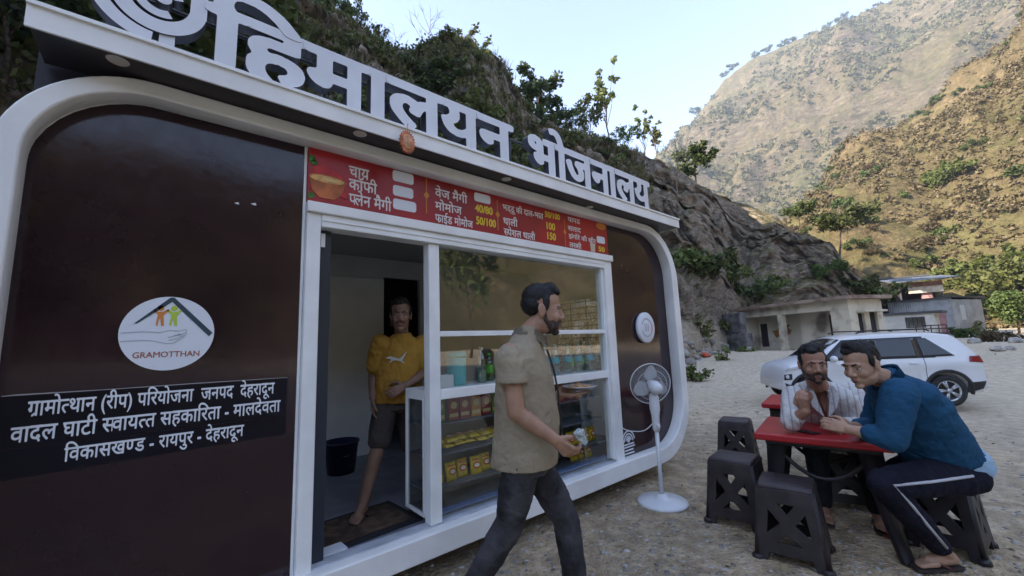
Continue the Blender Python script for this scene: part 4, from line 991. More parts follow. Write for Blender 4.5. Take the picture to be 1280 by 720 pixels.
# ============================================================ WHITE CAR
def make_car():
    L, HWID, WR, AR = 3.80, .885, .325, .385; RX, FX = .72, 3.24
    c0 = Vector((12.45, -.60, float(gz(12.45, -.6)))); ax = Vector((10.79 - 13.19, .99 + 2.36, 0)).normalized()
    base = Vector((13.12, -2.26, 0)); base.z = c0.z + .03
    t = thing('parked_car', 'white compact SUV parked side-on beyond the men at the table', 'car', base, math.atan2(ax.y, ax.x))
    # local: x from tail to nose, near (left-hand) side is y>0 or <0 ?  near side is the one towards the camera
    side = Vector((-ax.y, ax.x, 0)); near = 1 if side.dot(CAM - base) > 0 else -1
    yo = -near * HWID                      # body centre line, so that the near side passes through the base point
    tp = [(0, .80), (.03, .98), (.08, 1.10), (.20, 1.28), (.36, 1.47), (.46, 1.545), (.7, 1.585), (1.2, 1.61), (1.8, 1.605), (2.2, 1.575), (2.45, 1.51), (2.75, 1.34), (3.02, 1.13), (3.12, 1.07), (3.25, 1.04), (3.45, 1.0), (3.62, .95), (3.72, .88), (3.77, .76), (3.80, .60)]
    def zt(x): return float(np.interp(x, [a for a, _ in tp], [b for _, b in tp]))
    def zb(x):
        z = .27 if .25 < x < 3.6 else (.36 if x <= .1 or x >= 3.72 else .30)
        for cx in (RX, FX):
            if abs(x - cx) < AR: z = max(z, WR + math.sqrt(AR * AR - (x - cx) ** 2))
        return z
    def hw(x, z):
        w = HWID
        if x < .5: w -= .10 * ((.5 - x) / .5) ** 2
        if x > 3.35: w -= .11 * ((x - 3.35) / .45) ** 2.5
        if z < .45: w -= .05 * ((.45 - z) / .2)
        if z > .93: w -= (z - .93) * .30
        w += .012 * math.exp(-((z - .86) / .05) ** 2) - .018 * math.exp(-((z - .60) / .12) ** 2) * (1 if 1.2 < x < 2.9 else .3)
        return w
    xs = sorted(set([float(round(v, 4)) for v in np.concatenate([np.linspace(0, L, 70), np.linspace(RX - AR, RX + AR, 25), np.linspace(FX - AR, FX + AR, 25), [a for a, _ in tp]])]))
    NS, NT = 22, 9; rings = []
    for x in xs:
        a, b = zb(x), zt(x); rr_ = min(.10, (b - a) * .3); pts = []
        for k in range(NS): z = a + (b - rr_ - a) * k / (NS - 1); pts.append((hw(x, z), z))
        w0 = hw(x, b - rr_)
        cr = .035 if x < 3.1 else .05
        for k in range(1, 6): an = math.pi / 2 * k / 5; pts.append((w0 - rr_ * .9 * (1 - math.cos(an)), b - rr_ + (rr_ - cr) * math.sin(an)))
        w1 = pts[-1][0]
        half = pts + [(w1 * (1 - k / NT), b - cr + cr * (1 - (1 - k / NT) ** 2)) for k in range(1, NT)]
        rings.append([Vector((x, yo + y, z)) for y, z in half] + [Vector((x, yo, b))] + [Vector((x, yo - y, z)) for y, z in reversed(half)])
    bm = BM(); ring_loft(bm, rings); bmesh.ops.recalc_face_normals(bm, faces=bm.faces)
    CW = mat('car_white_paint', (.70, .71, .72), .3, coat=.6, var=.03, vscale=2)
    body = mesh_obj('body', bm, CW, t, True)
    CG = mat('car_glass', (.02, .024, .028), .04, spec=.8); CB = mat('car_black_trim', (.02, .02, .022), .55); 
    def surf(x, z, s, off): return Vector((x, yo + s * (hw(x, z) + off), z))
    def patch(name, corners, m, s, off=.004, n=10, par=None):
        bm = BM(); (ax_, az_), (bx_, bz_), (cx_, cz_), (dx_, dz_) = corners; g = []
        for i in range(n + 1):
            u = i / n; row = []
            for j in range(n + 1):
                v = j / n; p = ((1 - u) * (1 - v) * ax_ + u * (1 - v) * bx_ + u * v * cx_ + (1 - u) * v * dx_, (1 - u) * (1 - v) * az_ + u * (1 - v) * bz_ + u * v * cz_ + (1 - u) * v * dz_)
                row.append(bm.verts.new(surf(p[0], p[1], s, off)))
            g.append(row)
        for i in range(n):
            for j in range(n): bm.faces.new((g[i][j], g[i + 1][j], g[i + 1][j + 1], g[i][j + 1]))
        bmesh.ops.recalc_face_normals(bm, faces=bm.faces)
        bmesh.ops.solidify(bm, geom=bm.faces[:], thickness=-.004 if s > 0 else .004)
        return mesh_obj(name, bm, m, par or t, True)
    for s in (near, -near):
        patch('window_surround', [(.86, 1.03), (3.02, 1.0), (2.50, 1.46), (.98, 1.485)], CB, s, .003)
        patch('window', [(1.96, 1.035), (2.86, 1.035), (2.44, 1.43), (1.96, 1.445)], CG, s, .009)
        patch('window', [(1.14, 1.04), (1.90, 1.035), (1.90, 1.445), (1.14, 1.45)], CG, s, .009)
        patch('window', [(.52, 1.06), (1.08, 1.04), (1.08, 1.45), (.92, 1.45)], CG, s, .009)
        for cx in (RX, FX):
            bm = BM(); g = []
            for k in range(25):
                a = math.pi * (-.06 + 1.12 * k / 24); row = []
                for r_ in (AR - .005, AR + .03, AR + .065): x = cx + r_ * math.cos(a); z = WR + r_ * math.sin(a); row.append(bm.verts.new(surf(x, max(z, .2), s, .010)))
                g.append(row)
            for k in range(24):
                for j in range(2): bm.faces.new((g[k][j], g[k + 1][j], g[k + 1][j + 1], g[k][j + 1]))
            bmesh.ops.recalc_face_normals(bm, faces=bm.faces); bmesh.ops.solidify(bm, geom=bm.faces[:], thickness=.012); mesh_obj('arch_cladding', bm, CB, t, True)
        patch('sill_cladding', [(1.2, .27), (2.9, .27), (2.9, .44), (1.2, .44)], CB, s, .008)
        patch('bumper_cladding', [(.10, .36), (.42, .28), (.40, .50), (.02, .52)], CB, s, .008); patch('bumper_cladding', [(3.62, .30), (3.73, .37), (3.765, .52), (3.62, .46)], CB, s, .008)
        for dx, top in ((1.92, 1.03), (1.08, 1.03), (2.93, 1.0)): patch('door_seam', [(dx - .004, .46), (dx + .004, .46), (dx + .004, top), (dx - .004, top)], CB, s, .002, 6)
        for hx in (1.22, 2.05): patch('door_handle', [(hx - .02, .905), (hx + .15, .91), (hx + .15, .94), (hx - .02, .935)], CW, s, .022, 4)
        patch('tail_lamp', [(.02, .90), (.30, .93), (.26, 1.04), (.05, 1.05)], mat('tail_lamp_red', (.22, .015, .02), .15), s, .008, 6)
        patch('headlight', [(3.50, .84), (3.74, .78), (3.715, .85), (3.46, .92)], mat('lamp_clear', (.55, .57, .6), .12), s, .006, 6)
        patch('fog_lamp', [(3.62, .60), (3.77, .58), (3.76, .71), (3.62, .73)], CB, s, .006, 6)
        bm = BM(); lathe(bm, [(.0, 0), (.045, 0), (.04, .012), (0, .014)], surf(3.70, .66, s, .008), 16, (0, s, 0)); mesh_obj('fog_lamp', bm, mat('lamp_clear', (.5, .5, .5)), t, True)
        bm = BM(); ell(bm, (2.80, yo + s * (HWID + .10), 1.05), (.07, .10, .075)); mesh_obj('mirror', bm, CW, t, True)
        bm = BM(); tube(bm, [(.75, yo + s * .62, 1.60), (.85, yo + s * .625, 1.645), (2.0, yo + s * .64, 1.65), (2.15, yo + s * .64, 1.60)], .016, 8); mesh_obj('roof_rail', bm, CB, t, True)
        for cx in (RX, FX):
            wc = Vector((cx, yo + s * (HWID - .12), WR)); axs = (0, s, 0)
            bm = BM(); lathe(bm, [(.20, -.09), (.30, -.10), (WR, -.075), (WR + .004, .0), (WR, .075), (.30, .10), (.215, .095), (.20, .06)], wc, 40, axs)
            wh = mesh_obj('wheel', bm, mat('tyre', (.03, .03, .031), .8, var=.3, vscale=30, bump=.003, bscale=60), t, True)
            bm = BM(); lathe(bm, [(.0, .02), (.2, .02), (.21, .05), (.215, .09), (.205, .096), (.19, .05), (.0, .03)], wc, 36, axs)
            u, w = basis(axs)
            for k in range(5):
                for e in (-.13, .13):
                    a = 2 * math.pi * k / 5 + e; d = u * math.cos(a) + w * math.sin(a); a2 = 2 * math.pi * k / 5 + e * .35; d2 = u * math.cos(a2) + w * math.sin(a2)
                    tube(bm, [wc + Vector(axs) * .075 + d2 * .04, wc + Vector(axs) * .085 + d * .2], [.02, .017], 6)
            lathe(bm, [(.0, .06), (.05, .06), (.045, .1), (0, .105)], wc, 18, axs); mesh_obj('rim', bm, mat('alloy', (.5, .51, .52), .35, metal=.7), wh, True)
    def top(name, x0, x1, f, m, off=.006):
        bm = BM(); g = []; n = 12
        for i in range(n + 1):
            x = x0 + (x1 - x0) * i / n; row = []
            for j in range(n + 1):
                v = -1 + 2 * j / n; b = zt(x); w0 = hw(x, b) - .09; cr = .035
                row.append(bm.verts.new((x, yo + v * f * w0, b - cr + cr * (1 - (v * f) ** 2) + off)))
            g.append(row)
        for i in range(n):
            for j in range(n): bm.faces.new((g[i][j], g[i + 1][j], g[i + 1][j + 1], g[i][j + 1]))
        bmesh.ops.recalc_face_normals(bm, faces=bm.faces); mesh_obj(name, bm, m, t, True)
    top('windscreen', 2.48, 3.08, .97, CG, .008); top('rear_window', .10, .40, .96, CG, .010)
    return t
make_car()

# ============================================================ RUIN AND SHEDS
def gp(px, d, z=None):
    """ground point seen in column px at depth d"""
    p = P(px, 420, d); p.z = float(gz(p.x, p.y)) if z is None else z; return p
PLA = mat('old_plaster', (.62, .56, .44), .9, col2=(.24, .20, .15), mask=(.50, .70), vscale=1.1, bump=.02, bscale=6); PLB = mat('plaster_inside', (.62, .57, .47), .9, col2=(.2, .17, .14), mask=(.55, .7), vscale=.7)
ROOFC = mat('stained_slab', (.20, .13, .10), .9, col2=(.36, .28, .22), mask=(.4, .65), vscale=1.2, bump=.02, bscale=8); DKI = mat('opening_shade', (.03, .027, .025), .9)
def local(t):                     # builds in a frame: x along the front, y into the building
    return lambda bm, m, name, par=None, smooth=False: mesh_obj(name, bm, m, par or t, smooth)
a, b = gp(925, 27.3, .42), gp(1066, 20.4, .42); fx = (b - a); LEN = fx.length; rz = math.atan2(fx.y, fx.x)
ru = thing('ruined_building', 'abandoned cream plastered building with a flat slab roof below the dark cliff', 'building', a, rz)
add = local(ru); Hh, DP = 2.75, 2.3
bm = BM(); bx(bm, 0, .32, 0, .32, -.6, Hh - .62); add(bm, PLA, 'post'); bm = BM(); bx(bm, LEN * .42, LEN * .42 + .30, 0, .30, -.6, Hh - .62); add(bm, PLA, 'post')
bm = BM(); bx(bm, LEN - .95, LEN, 0, .25, -.6, Hh - .62); add(bm, PLA, 'pier')
bm = BM(); bx(bm, 0, LEN, -.01, .26, Hh - .62, Hh - .12); add(bm, PLA, 'front_beam')
bm = BM(); bx(bm, .3, LEN * .5, 1.3, 1.45, -.6, Hh - .14); bx(bm, LEN * .5, LEN - .95, 1.0, 1.15, -.6, Hh - .14); add(bm, PLB, 'inner_wall')
bm = BM(); bx(bm, LEN - 1.8, LEN - 1.05, .975, .998, -.3, 1.95); add(bm, DKI, 'doorway'); bm = BM(); bx(bm, .5, 1.0, 1.27, 1.298, .2, 1.7); add(bm, DKI, 'niche_shade')  # flat dark panels on solid walls paint the shade of openings
me = outline_mesh([[(1.6, .75), (2.0, .9), (2.6, .95), (2.75, 1.2), (2.5, 1.35), (2.7, 1.55), (1.9, 1.5), (1.75, 1.25), (1.35, 1.2)]], .01); me.transform(Matrix.Translation((0, 1.29, 0)) @ XZ); me.materials.clear(); me.materials.append(mat('ochre_stain', (.48, .22, .05), .9, col2=(.2, .13, .08), vscale=2.2)); link(bpy.data.objects.new('ochre_patch', me), ru)
bm = BM(); bx(bm, 0, .2, .32, DP, -.6, Hh - .14); add(bm, PLA, 'side_wall'); bm = BM(); bx(bm, 0, LEN, DP - .2, DP, -.6, Hh - .14); add(bm, PLA, 'rear_wall')
bm = BM()
for y0, y1, z0, z1 in ((.25, .55, -.6, Hh - .14), (.55, 1.0, -.6, .7), (.55, 1.0, 1.9, Hh - .14), (1.0, 1.35, -.6, Hh - .14), (1.35, 1.9, -.6, .5), (1.35, 1.9, 1.95, Hh - .14), (1.9, DP - .2, -.6, Hh - .14)): bx(bm, LEN - .2, LEN, y0, y1, z0, z1)
add(bm, PLA, 'side_wall')
bm = BM(); bx(bm, LEN - .02, LEN + .45, .45, 2.0, 1.95, 2.05); add(bm, PLA, 'sunshade'); bm = BM(); bx(bm, LEN - .16, LEN - .13, .55, 1.9, .5, 1.95); add(bm, DKI, 'window')  # dark sheet behind the holes stands for the shade inside
bm = BM(); bx(bm, -.35, LEN + .35, -.35, DP + .3, Hh - .12, Hh + .06); sl = add(bm, ROOFC, 'roof_slab')
# retaining wall stub left of the ruin
a2 = gp(903, 26.0, .3); rw = thing('stone_wall', 'dark grey broken stone wall stub standing left of the ruined building', 'wall', a2, rz - .05)
bm = BM(); bx(bm, 0, 1.95, 0, .5, -.4, 1.25, .04); mesh_obj('lower_block', bm, mat('wall_stone', (.12, .115, .11), .95, var=.4, vscale=2.5, bump=.03, bscale=5), rw); bm = BM(); bx(bm, .04, 1.6, .03, .47, 1.27, 2.5, .05); mesh_obj('upper_block', bm, mat('wall_stone', ()), rw)
# sheds
TIN = mat('grey_tin', (.30, .315, .32), .6, var=.15, vscale=1.2); TIND = mat('dark_tin', (.07, .07, .075), .6); CRM = mat('cream_wash', (.55, .53, .47), .85, var=.12, vscale=1.2); PINK = mat('faded_pink', (.36, .20, .19), .85, var=.2, vscale=2)
def corr(bm, x0, x1, y, z0, z1, pitch=.16, amp=.018):
    n = int((x1 - x0) / pitch * 4); v = []
    for k in range(n + 1):
        x = x0 + (x1 - x0) * k / n; yy = y - amp * math.sin(2 * math.pi * k / 4); v.append((bm.verts.new((x, yy, z0)), bm.verts.new((x, yy, z1)), bm.verts.new((x, yy + .03, z0)), bm.verts.new((x, yy + .03, z1))))
    for p, q in zip(v, v[1:]):
        bm.faces.new((p[0], q[0], q[1], p[1])); bm.faces.new((q[2], p[2], p[3], q[3])); bm.faces.new((p[1], q[1], q[3], p[3]))
a, b = gp(1116, 36, .9), gp(1197, 32, .9); fx = b - a; L2 = fx.length; r2 = math.atan2(fx.y, fx.x)
s1 = thing('tin_shed', 'grey corrugated tin shed with a faded pink door panel behind the white car', 'shed', a, r2); add = local(s1)
bm = BM(); corr(bm, 0, L2 - 1.7, 0, -1.2, 2.9); add(bm, TIN, 'front_sheet'); bm = BM(); bx(bm, L2 - 1.7, L2, -.03, .04, 1.85, 2.9); bx(bm, L2 - .45, L2, -.03, .04, -1.2, 1.85); add(bm, TIN, 'front_frame')
bm = BM(); bx(bm, L2 - 1.695, L2 - .455, -.02, .03, -1.2, 1.845); add(bm, PINK, 'door')
bm = BM(); bx(bm, L2 - .04, L2, .0405, 4.2, -1.2, 2.75); sw = add(bm, TIN, 'side_wall'); bm = BM(); bx(bm, L2 + .002, L2 + .03, 1.0, 1.6, 1.1, 2.3); add(bm, mat('pale_pane', (.5, .52, .52), .4), 'window')
bm = BM(); bx(bm, 0, .04, .0405, 4.2, -1.2, 2.75); bx(bm, .04, L2 - .04, 4.16, 4.2, -1.2, 2.75); add(bm, TIN, 'rear_wall'); bm = BM(); bx(bm, -.25, L2 + .2, -.2, 4.4, 2.9, 3.0); add(bm, TIND, 'roof')
a, b = gp(1098, 31, .75), gp(1172, 28.5, .75); fx = b - a; L3 = fx.length; r3 = math.atan2(fx.y, fx.x)
s2 = thing('low_hut', 'low cream washed hut with a barred window between ruin and tin shed', 'hut', a, r3); add = local(s2)
bm = BM(); bx(bm, 0, L3 - 1.5, 0, 2.2, -1.0, 1.75); bx(bm, L3 - .5, L3, 0, 2.2, -1.0, 1.75); bx(bm, L3 - 1.5, L3 - .5, 0, 2.2, -1.0, .75); bx(bm, L3 - 1.5, L3 - .5, 0, 2.2, 1.5, 1.75); bx(bm, L3 - 1.5, L3 - .5, 1.0, 1.2, .75, 1.5); add(bm, CRM, 'wall')
bm = BM(); bx(bm, -.1, L3 + .45, -.15, 2.4, 1.76, 1.9); add(bm, TIND, 'roof')
bm = BM(); bx(bm, L3 - 1.52, L3 - .48, -.03, -.002, .74, .80); bx(bm, L3 - 1.52, L3 - .48, -.03, -.002, 1.45, 1.52); bx(bm, L3 - 1.52, L3 - 1.46, -.03, -.002, .80, 1.45); bx(bm, L3 - .54, L3 - .48, -.03, -.002, .80, 1.45)
for k in range(4): bx(bm, L3 - 1.35 + .22 * k, L3 - 1.32 + .22 * k, .0, .02, .80, 1.45)
add(bm, TIND, 'window_frame')
cr_ = thing('hand_cart', 'dark slatted cart standing in front of the low cream hut', 'cart', gp(1146, 27.6, .45), r3); RUST = mat('dark_wood', (.09, .055, .05), .8, var=.3, vscale=5)
bm = BM(); bx(bm, 0, 1.5, 0, .8, .55, .68); mesh_obj('bed', bm, RUST, cr_); bm = BM()
for z in (.9, 1.12): bx(bm, 0, 1.5, 0, .04, z, z + .07)
for x in (0, .36, .72, 1.08, 1.44): bx(bm, x, x + .06, -.021, -.001, .5, 1.2)
mesh_obj('side_rail', bm, RUST, cr_); 
for x in (.25, 1.25):
    bm = BM(); lathe(bm, [(.2, -.03), (.3, -.03), (.3, .03), (.2, .03)], (x, -.06, .3), 18, (0, 1, 0)); tube(bm, [(x - .28, -.06, .3), (x + .28, -.06, .3)], .02, 5); tube(bm, [(x, -.06, .02), (x, -.06, .58)], .02, 5); mesh_obj('wheel', bm, TIND, cr_)
a, b = gp(1130, 42, 3.7), gp(1192, 40, 3.7); fx = b - a; L4 = fx.length; r4 = math.atan2(fx.y, fx.x)
s3 = thing('roadside_shop', 'open fronted shop with a bluish tin roof and a pale signboard above the tin shed', 'shop', a, r4); add = local(s3)
bm = BM(); bx(bm, .3, L4 - .2, 2.4, 2.6, -2.5, 2.6); bx(bm, .3, .5, .8, 2.4, -2.5, 2.6); add(bm, mat('shop_dark', (.05, .04, .04), .9), 'rear_wall')
bm = BM(); bx(bm, 1.9, 2.7, .25, .5, -2.5, 1.55); add(bm, PINK, 'pillar')
for x in (.2, L4 - .3):
    bm = BM(); bx(bm, x, x + .12, 0, .12, -2.5, 2.5); add(bm, TIND, 'post')
bm = BM(); bx(bm, .9, L4 - .1, -.06, .02, 1.35, 2.0); sb_ = add(bm, mat('signboard_cream', (.5, .45, .38), .7, var=.15, vscale=3), 'signboard')
bm = BM(); bx(bm, .9, L4 - .1, -.06, .02, 2.02, 2.5); add(bm, mat('signboard_brown', (.28, .16, .12), .8, var=.3, vscale=2), 'upper_board')
bm = BM(); v = [bm.verts.new(p) for p in ((-.5, -1.2, 2.5), (L4 + 1.1, -1.2, 2.62), (L4 + .6, 3, 3.3), (-.9, 3, 3.3))]; f = bm.faces.new(v); bmesh.ops.solidify(bm, geom=[f], thickness=.08); add(bm, mat('blue_tin', (.26, .30, .36), .45), 'roof')
bm = BM(); bx(bm, -1.2, L4 - .2, 3.0, 4.5, 3.35, 3.5); add(bm, TIND, 'rear_roof')
# ============================================================ PEOPLE
def skin_mat(name, c):
    m, t, b, o = newmat(name, .52, .35); n = noise(t, o, 14, 5); n2 = noise(t, o, 120, 3)
    t.links.new(ramp(t, n, [(.3, [q * .82 for q in c]), (.7, [min(1, q * 1.12) for q in c])]), b.inputs['Base Color'])
    b.inputs['Subsurface Weight'].default_value = .08; b.inputs['Subsurface Radius'].default_value = (.01, .004, .002); b.inputs['Subsurface Scale'].default_value = .4
    bumpn(t, b, n2, .0006); return m
HAIR = mat('black_hair', (.010, .009, .009), .55, var=.5, vscale=60, bump=.004, bscale=160); BEARD = mat('short_beard', (.055, .036, .027), .75, var=.4, vscale=90, bump=.003, bscale=220)
EYEW = mat('eye_white', (.42, .39, .36), .25); IRIS = mat('eye_dark', (.02, .012, .01), .15); LIP = mat('lip', (.24, .10, .085), .45)
def cloth(name, c, var=.15, weave=500, rough=.85):
    m, t, b, o = newmat(name, rough, .15); n = noise(t, o, 7, 6); n2 = noise(t, o, weave, 2); n3 = noise(t, o, 26, 4, .6, .8)
    t.links.new(ramp(t, n, [(.3, [q * (1 - var) for q in c]), (.7, [min(1, q * (1 + var)) for q in c])]), b.inputs['Base Color'])
    cr = mathn(t, 'ABSOLUTE', mathn(t, 'SUBTRACT', noise(t, o, 6.0, 2, .4, .9), .5)); cr2 = mathn(t, 'ABSOLUTE', mathn(t, 'SUBTRACT', noise(t, o, 19, 3, .5, 1.2), .5))
    bumpn(t, b, mathn(t, 'ADD', mathn(t, 'ADD', mathn(t, 'MULTIPLY', cr, 1.9), mathn(t, 'MULTIPLY', cr2, .5)), mathn(t, 'ADD', mathn(t, 'MULTIPLY', n3, .5), mathn(t, 'MULTIPLY', n2, .10))), .010); return m
class Frame:
    def __init__(s, c, f, u=(0, 0, 1), sc=1.0):
        s.c = Vector(c); s.f = Vector(f).normalized(); u = Vector(u); s.r = s.f.cross(u).normalized(); s.u = s.r.cross(s.f); s.s = sc
        s.rot = Matrix((s.r, s.f, s.u)).transposed()
    def p(s, x, y, z): return s.c + (s.r * x + s.f * y + s.u * z) * s.s
    def e(s, bm, c, r, n=16): ell(bm, s.p(*c), tuple(q * s.s for q in r), s.rot, n, n * 2 // 3)
def add_head(bm, F):
    F.e(bm, (0, -.012, .048), (.075, .097, .080), 24); F.e(bm, (0, .022, -.01), (.0655, .072, .085), 24)
    F.e(bm, (0, .030, -.054), (.0515, .060, .066), 20); F.e(bm, (0, .070, -.104), (.024, .022, .018)); F.e(bm, (0, .01, -.085), (.054, .06, .035))
    for s in (-1, 1):
        F.e(bm, (s * .038, .066, -.032), (.024, .022, .026)); F.e(bm, (s * .033, .080, .022), (.026, .012, .009)); F.e(bm, (s * .076, -.008, -.008), (.010, .020, .033), 12); F.e(bm, (s * .080, -.014, .004), (.007, .018, .022), 12); F.e(bm, (s * .047, .012, -.068), (.012, .036, .022))
        F.e(bm, (s * .013, .096, -.036), (.010, .012, .009), 10); F.e(bm, (s * .032, .076, .0105), (.018, .011, .0055), 12); F.e(bm, (s * .032, .075, -.0125), (.016, .010, .004), 12)
    F.e(bm, (0, .080, .025), (.040, .014, .012)); rcone(bm, F.p(0, .086, .016), F.p(0, .108, -.028), .008 * F.s, .012 * F.s); F.e(bm, (0, .104, -.033), (.011, .014, .010), 10)
    F.e(bm, (0, .083, -.066), (.025, .015, .010)); F.e(bm, (0, .082, -.079), (.020, .014, .008)); F.e(bm, (0, .076, -.052), (.026, .014, .014))
def face_parts(F, root, hair=1.0, beard=0, stache=True, off=(0, 0, 0), fringe=.0, fade=False):
    o = Vector(off)
    bm = BM()
    F.e(bm, (0, -.020, .064), (.0765, .0925, .076), 24); F.e(bm, (0, -.040, .032), (.0735, .0755, .066), 20)
    if fringe: F.e(bm, (0, .030, .108), (.055, .042, .028 + fringe), 16); F.e(bm, (.012, .058, .098), (.036, .026, .022))
    else: F.e(bm, (0, .025, .103), (.056, .045, .026), 16)
    for s in (-1, 1): F.e(bm, (s * .068, .010, .034), (.013, .020, .042), 12)
    strands(remesh('hair', bm, HAIR, root, .0045, 4, .006 * hair, .03, o, .002, .008), F, 6000, .0075, .0010)
    for s in (-1, 1):
        bm = BM(); F.e(bm, (s * .032, .0765, -.001), (.0125, .0100, .0062), 14); mesh_obj('eye', bm, EYEW, root, True, o)
        eo = root.children[-1] if False else None
        bm = BM(); F.e(bm, (s * .031, .0838, -.0008), (.0058, .0038, .0056), 10); mesh_obj('iris', bm, IRIS, root, True, o)
        bm = BM(); chain(bm, [F.p(s * .012, .092, .020), F.p(s * .032, .090, .027), F.p(s * .052, .074, .021)], [.0042 * F.s, .005 * F.s, .0028 * F.s], 8); mesh_obj('eyebrow', bm, HAIR, root, True, o)
    bm = BM(); F.e(bm, (0, .0945, -.0665), (.021, .007, .0045), 12); F.e(bm, (0, .0925, -.076), (.017, .007, .0052), 12); mesh_obj('lips', bm, LIP, root, True, o)
    if beard or stache:
        bm = BM()
        if stache: chain(bm, [F.p(-.03, .082, -.062), F.p(-.014, .094, -.0545), F.p(0, .0955, -.053), F.p(.014, .094, -.0545), F.p(.03, .082, -.062)], [q * F.s for q in (.005, .0065, .006, .0065, .005)], 8)
        if beard:
            F.e(bm, (0, .0315, -.062), (.0560, .0595, .0585), 20); F.e(bm, (0, .0715, -.106), (.0245, .0215, .0190)); 
            for s in (-1, 1): chain(bm, [F.p(s * .070, .004, -.005), F.p(s * .062, .012, -.05), F.p(s * .046, .045, -.085)], [.008 * F.s, .011 * F.s, .016 * F.s], 10); F.e(bm, (s * .034, .071, -.080), (.015, .012, .020))
        strands(remesh('beard' if beard else 'moustache', bm, BEARD, root, .004, 2, .004, .008, o), F, 2600 if beard else 500, .0035, .0007, True)
def strands(o, F, n, L, wd, down=False):
    """short separate hairs over the hair mass, part of the same mesh"""
    me = o.data; k = len(me.vertices); co = np.empty(k * 3); me.vertices.foreach_get('co', co); co = co.reshape(-1, 3); nr = np.array([v.normal for v in me.vertices]); rng = np.random.default_rng(k)
    i = rng.integers(0, k, n); p = co[i]; q = nr[i]; flow = np.array((F.f * (.25 if not down else .1) - F.u * (.35 if not down else .9)))
    d = q * .55 + (flow - q * (q @ flow)[:, None]) * .9 + rng.normal(size=(n, 3)) * .28; d /= np.linalg.norm(d, axis=1)[:, None]
    s_ = np.cross(d, q + rng.normal(size=(n, 3)) * .3); s_ /= np.maximum(np.linalg.norm(s_, axis=1)[:, None], 1e-6); ln = L * rng.uniform(.5, 1.3, (n, 1)) * F.s; p = p - q * .002
    v = np.stack([p - s_ * wd, p + s_ * wd, p + d * ln + s_ * wd * .25, p + d * ln - s_ * wd * .25], 1).reshape(-1, 3)
    bm = BM(); bm.from_mesh(me); vv = [bm.verts.new(x) for x in v]
    for j in range(n): bm.faces.new(vv[4 * j:4 * j + 4])
    bm.to_mesh(me); bm.free(); return o
def hand(bm, w, d, n, s=1, curl=.5, spread=.10, thumb=.5, k=1.0):
    w = Vector(w); d = Vector(d).normalized(); n = Vector(n); n = (n - d * n.dot(d)).normalized(); x = d.cross(n) * s
    tips = []
    for i in range(4):
        px_ = (.029, .010, -.009, -.026)[i] * k; a = w + x * px_ * .45; b = w + d * (.088 - .004 * abs(i - 1)) * k + x * px_; rcone(bm, a, b, .0150 * k, .0118 * k, 10)
        L = (.072, .080, .075, .059)[i] * k; sp = spread * (1.5 - i) * .35; fd_ = (d + x * sp).normalized(); p = b; ang = 0; rad = [.0098 * k, .0090 * k, .0082 * k, .0070 * k]
        for j, fr in enumerate((.45, .31, .24)):
            ang += curl * (.75, .85, .6)[j]; q = p + (fd_ * math.cos(ang) + n * math.sin(ang)) * L * fr; rcone(bm, p, q, rad[j], rad[j + 1], 10); p = q
        tips.append(p)
    ell(bm, w + d * .045 * k - n * .001, (.034 * k, .045 * k, .014 * k), Matrix((x, d, n)).transposed(), 14, 10)
    p = w + d * .022 * k + x * .022 * k + n * .006 * k
    for L, rr_, v in ((.042, (.0150, .0115), x * .75 + d * .6 + n * .25), (.033, (.0110, .0098), x * (.45 - .6 * thumb) + d * .85 + n * (.2 + .6 * thumb)), (.027, (.0096, .0078), x * (.2 - .8 * thumb) + d * .9 + n * (.2 + .7 * thumb))):
        q = p + v.normalized() * L * k; rcone(bm, p, q, rr_[0] * k, rr_[1] * k, 10); p = q
    return tips
def foot(bm, ankle, d, k=1.0, sole=0.0):
    """bare foot from the ankle towards d, standing on z=sole"""
    a = Vector(ankle); d = Vector((d[0], d[1], 0)).normalized(); x = Vector((d.y, -d.x, 0)); g = Vector((a.x, a.y, sole))
    rcone(bm, a, g - d * .03 + Vector((0, 0, .035)), .036 * k, .034 * k); rcone(bm, g - d * .03 + Vector((0, 0, .034)), g + d * .10 + Vector((0, 0, .028)), .034 * k, .030 * k); rcone(bm, a + d * .01, g + d * .09 + Vector((0, 0, .034)), .034 * k, .024 * k)
    for i in range(5):
        o = (-.032, -.016, 0, .015, .030)[i]; L = (.185, .188, .183, .172, .158)[i]; rcone(bm, g + d * .09 + x * o * .9 + Vector((0, 0, .022)), g + d * L * k + x * o + Vector((0, 0, .013)), .018, .0105 - .001 * abs(i))
def tors(bm, pts, p=2.3):
    """pts: (center, side dir, front dir, half width, half depth) from hem to neck"""
    eloft(bm, [(c, s, f, a, b) for c, s, f, a, b in pts], 30, p)
def sandal(root, ankle, d, z, m, m2, off):
    a = Vector(ankle); d = Vector((d[0], d[1], 0)).normalized(); x = Vector((d.y, -d.x, 0)); g = Vector((a.x, a.y, z)); bm = BM(); rings = []
    for t, wd in ((-.075, .026), (-.05, .038), (0, .036), (.06, .040), (.12, .047), (.17, .042), (.20, .026)): rings.append([g + d * t + x * wd * s + Vector((0, 0, h)) for s, h in ((-1, 0), (1, 0), (1.03, .016), (-1.03, .016))])
    ring_loft(bm, rings); sole = mesh_obj('sandal', bm, m, root, False, off)
    bm = BM()
    for s in (-1, 1): tube(bm, [g + d * .125 + Vector((0, 0, .036)), g + d * .09 + x * s * .035 + Vector((0, 0, .05)), g + d * .03 + x * s * .046 + Vector((0, 0, .02))], .0065, 6)
    mesh_obj('strap', bm, m2, sole, True, off)

V = Vector
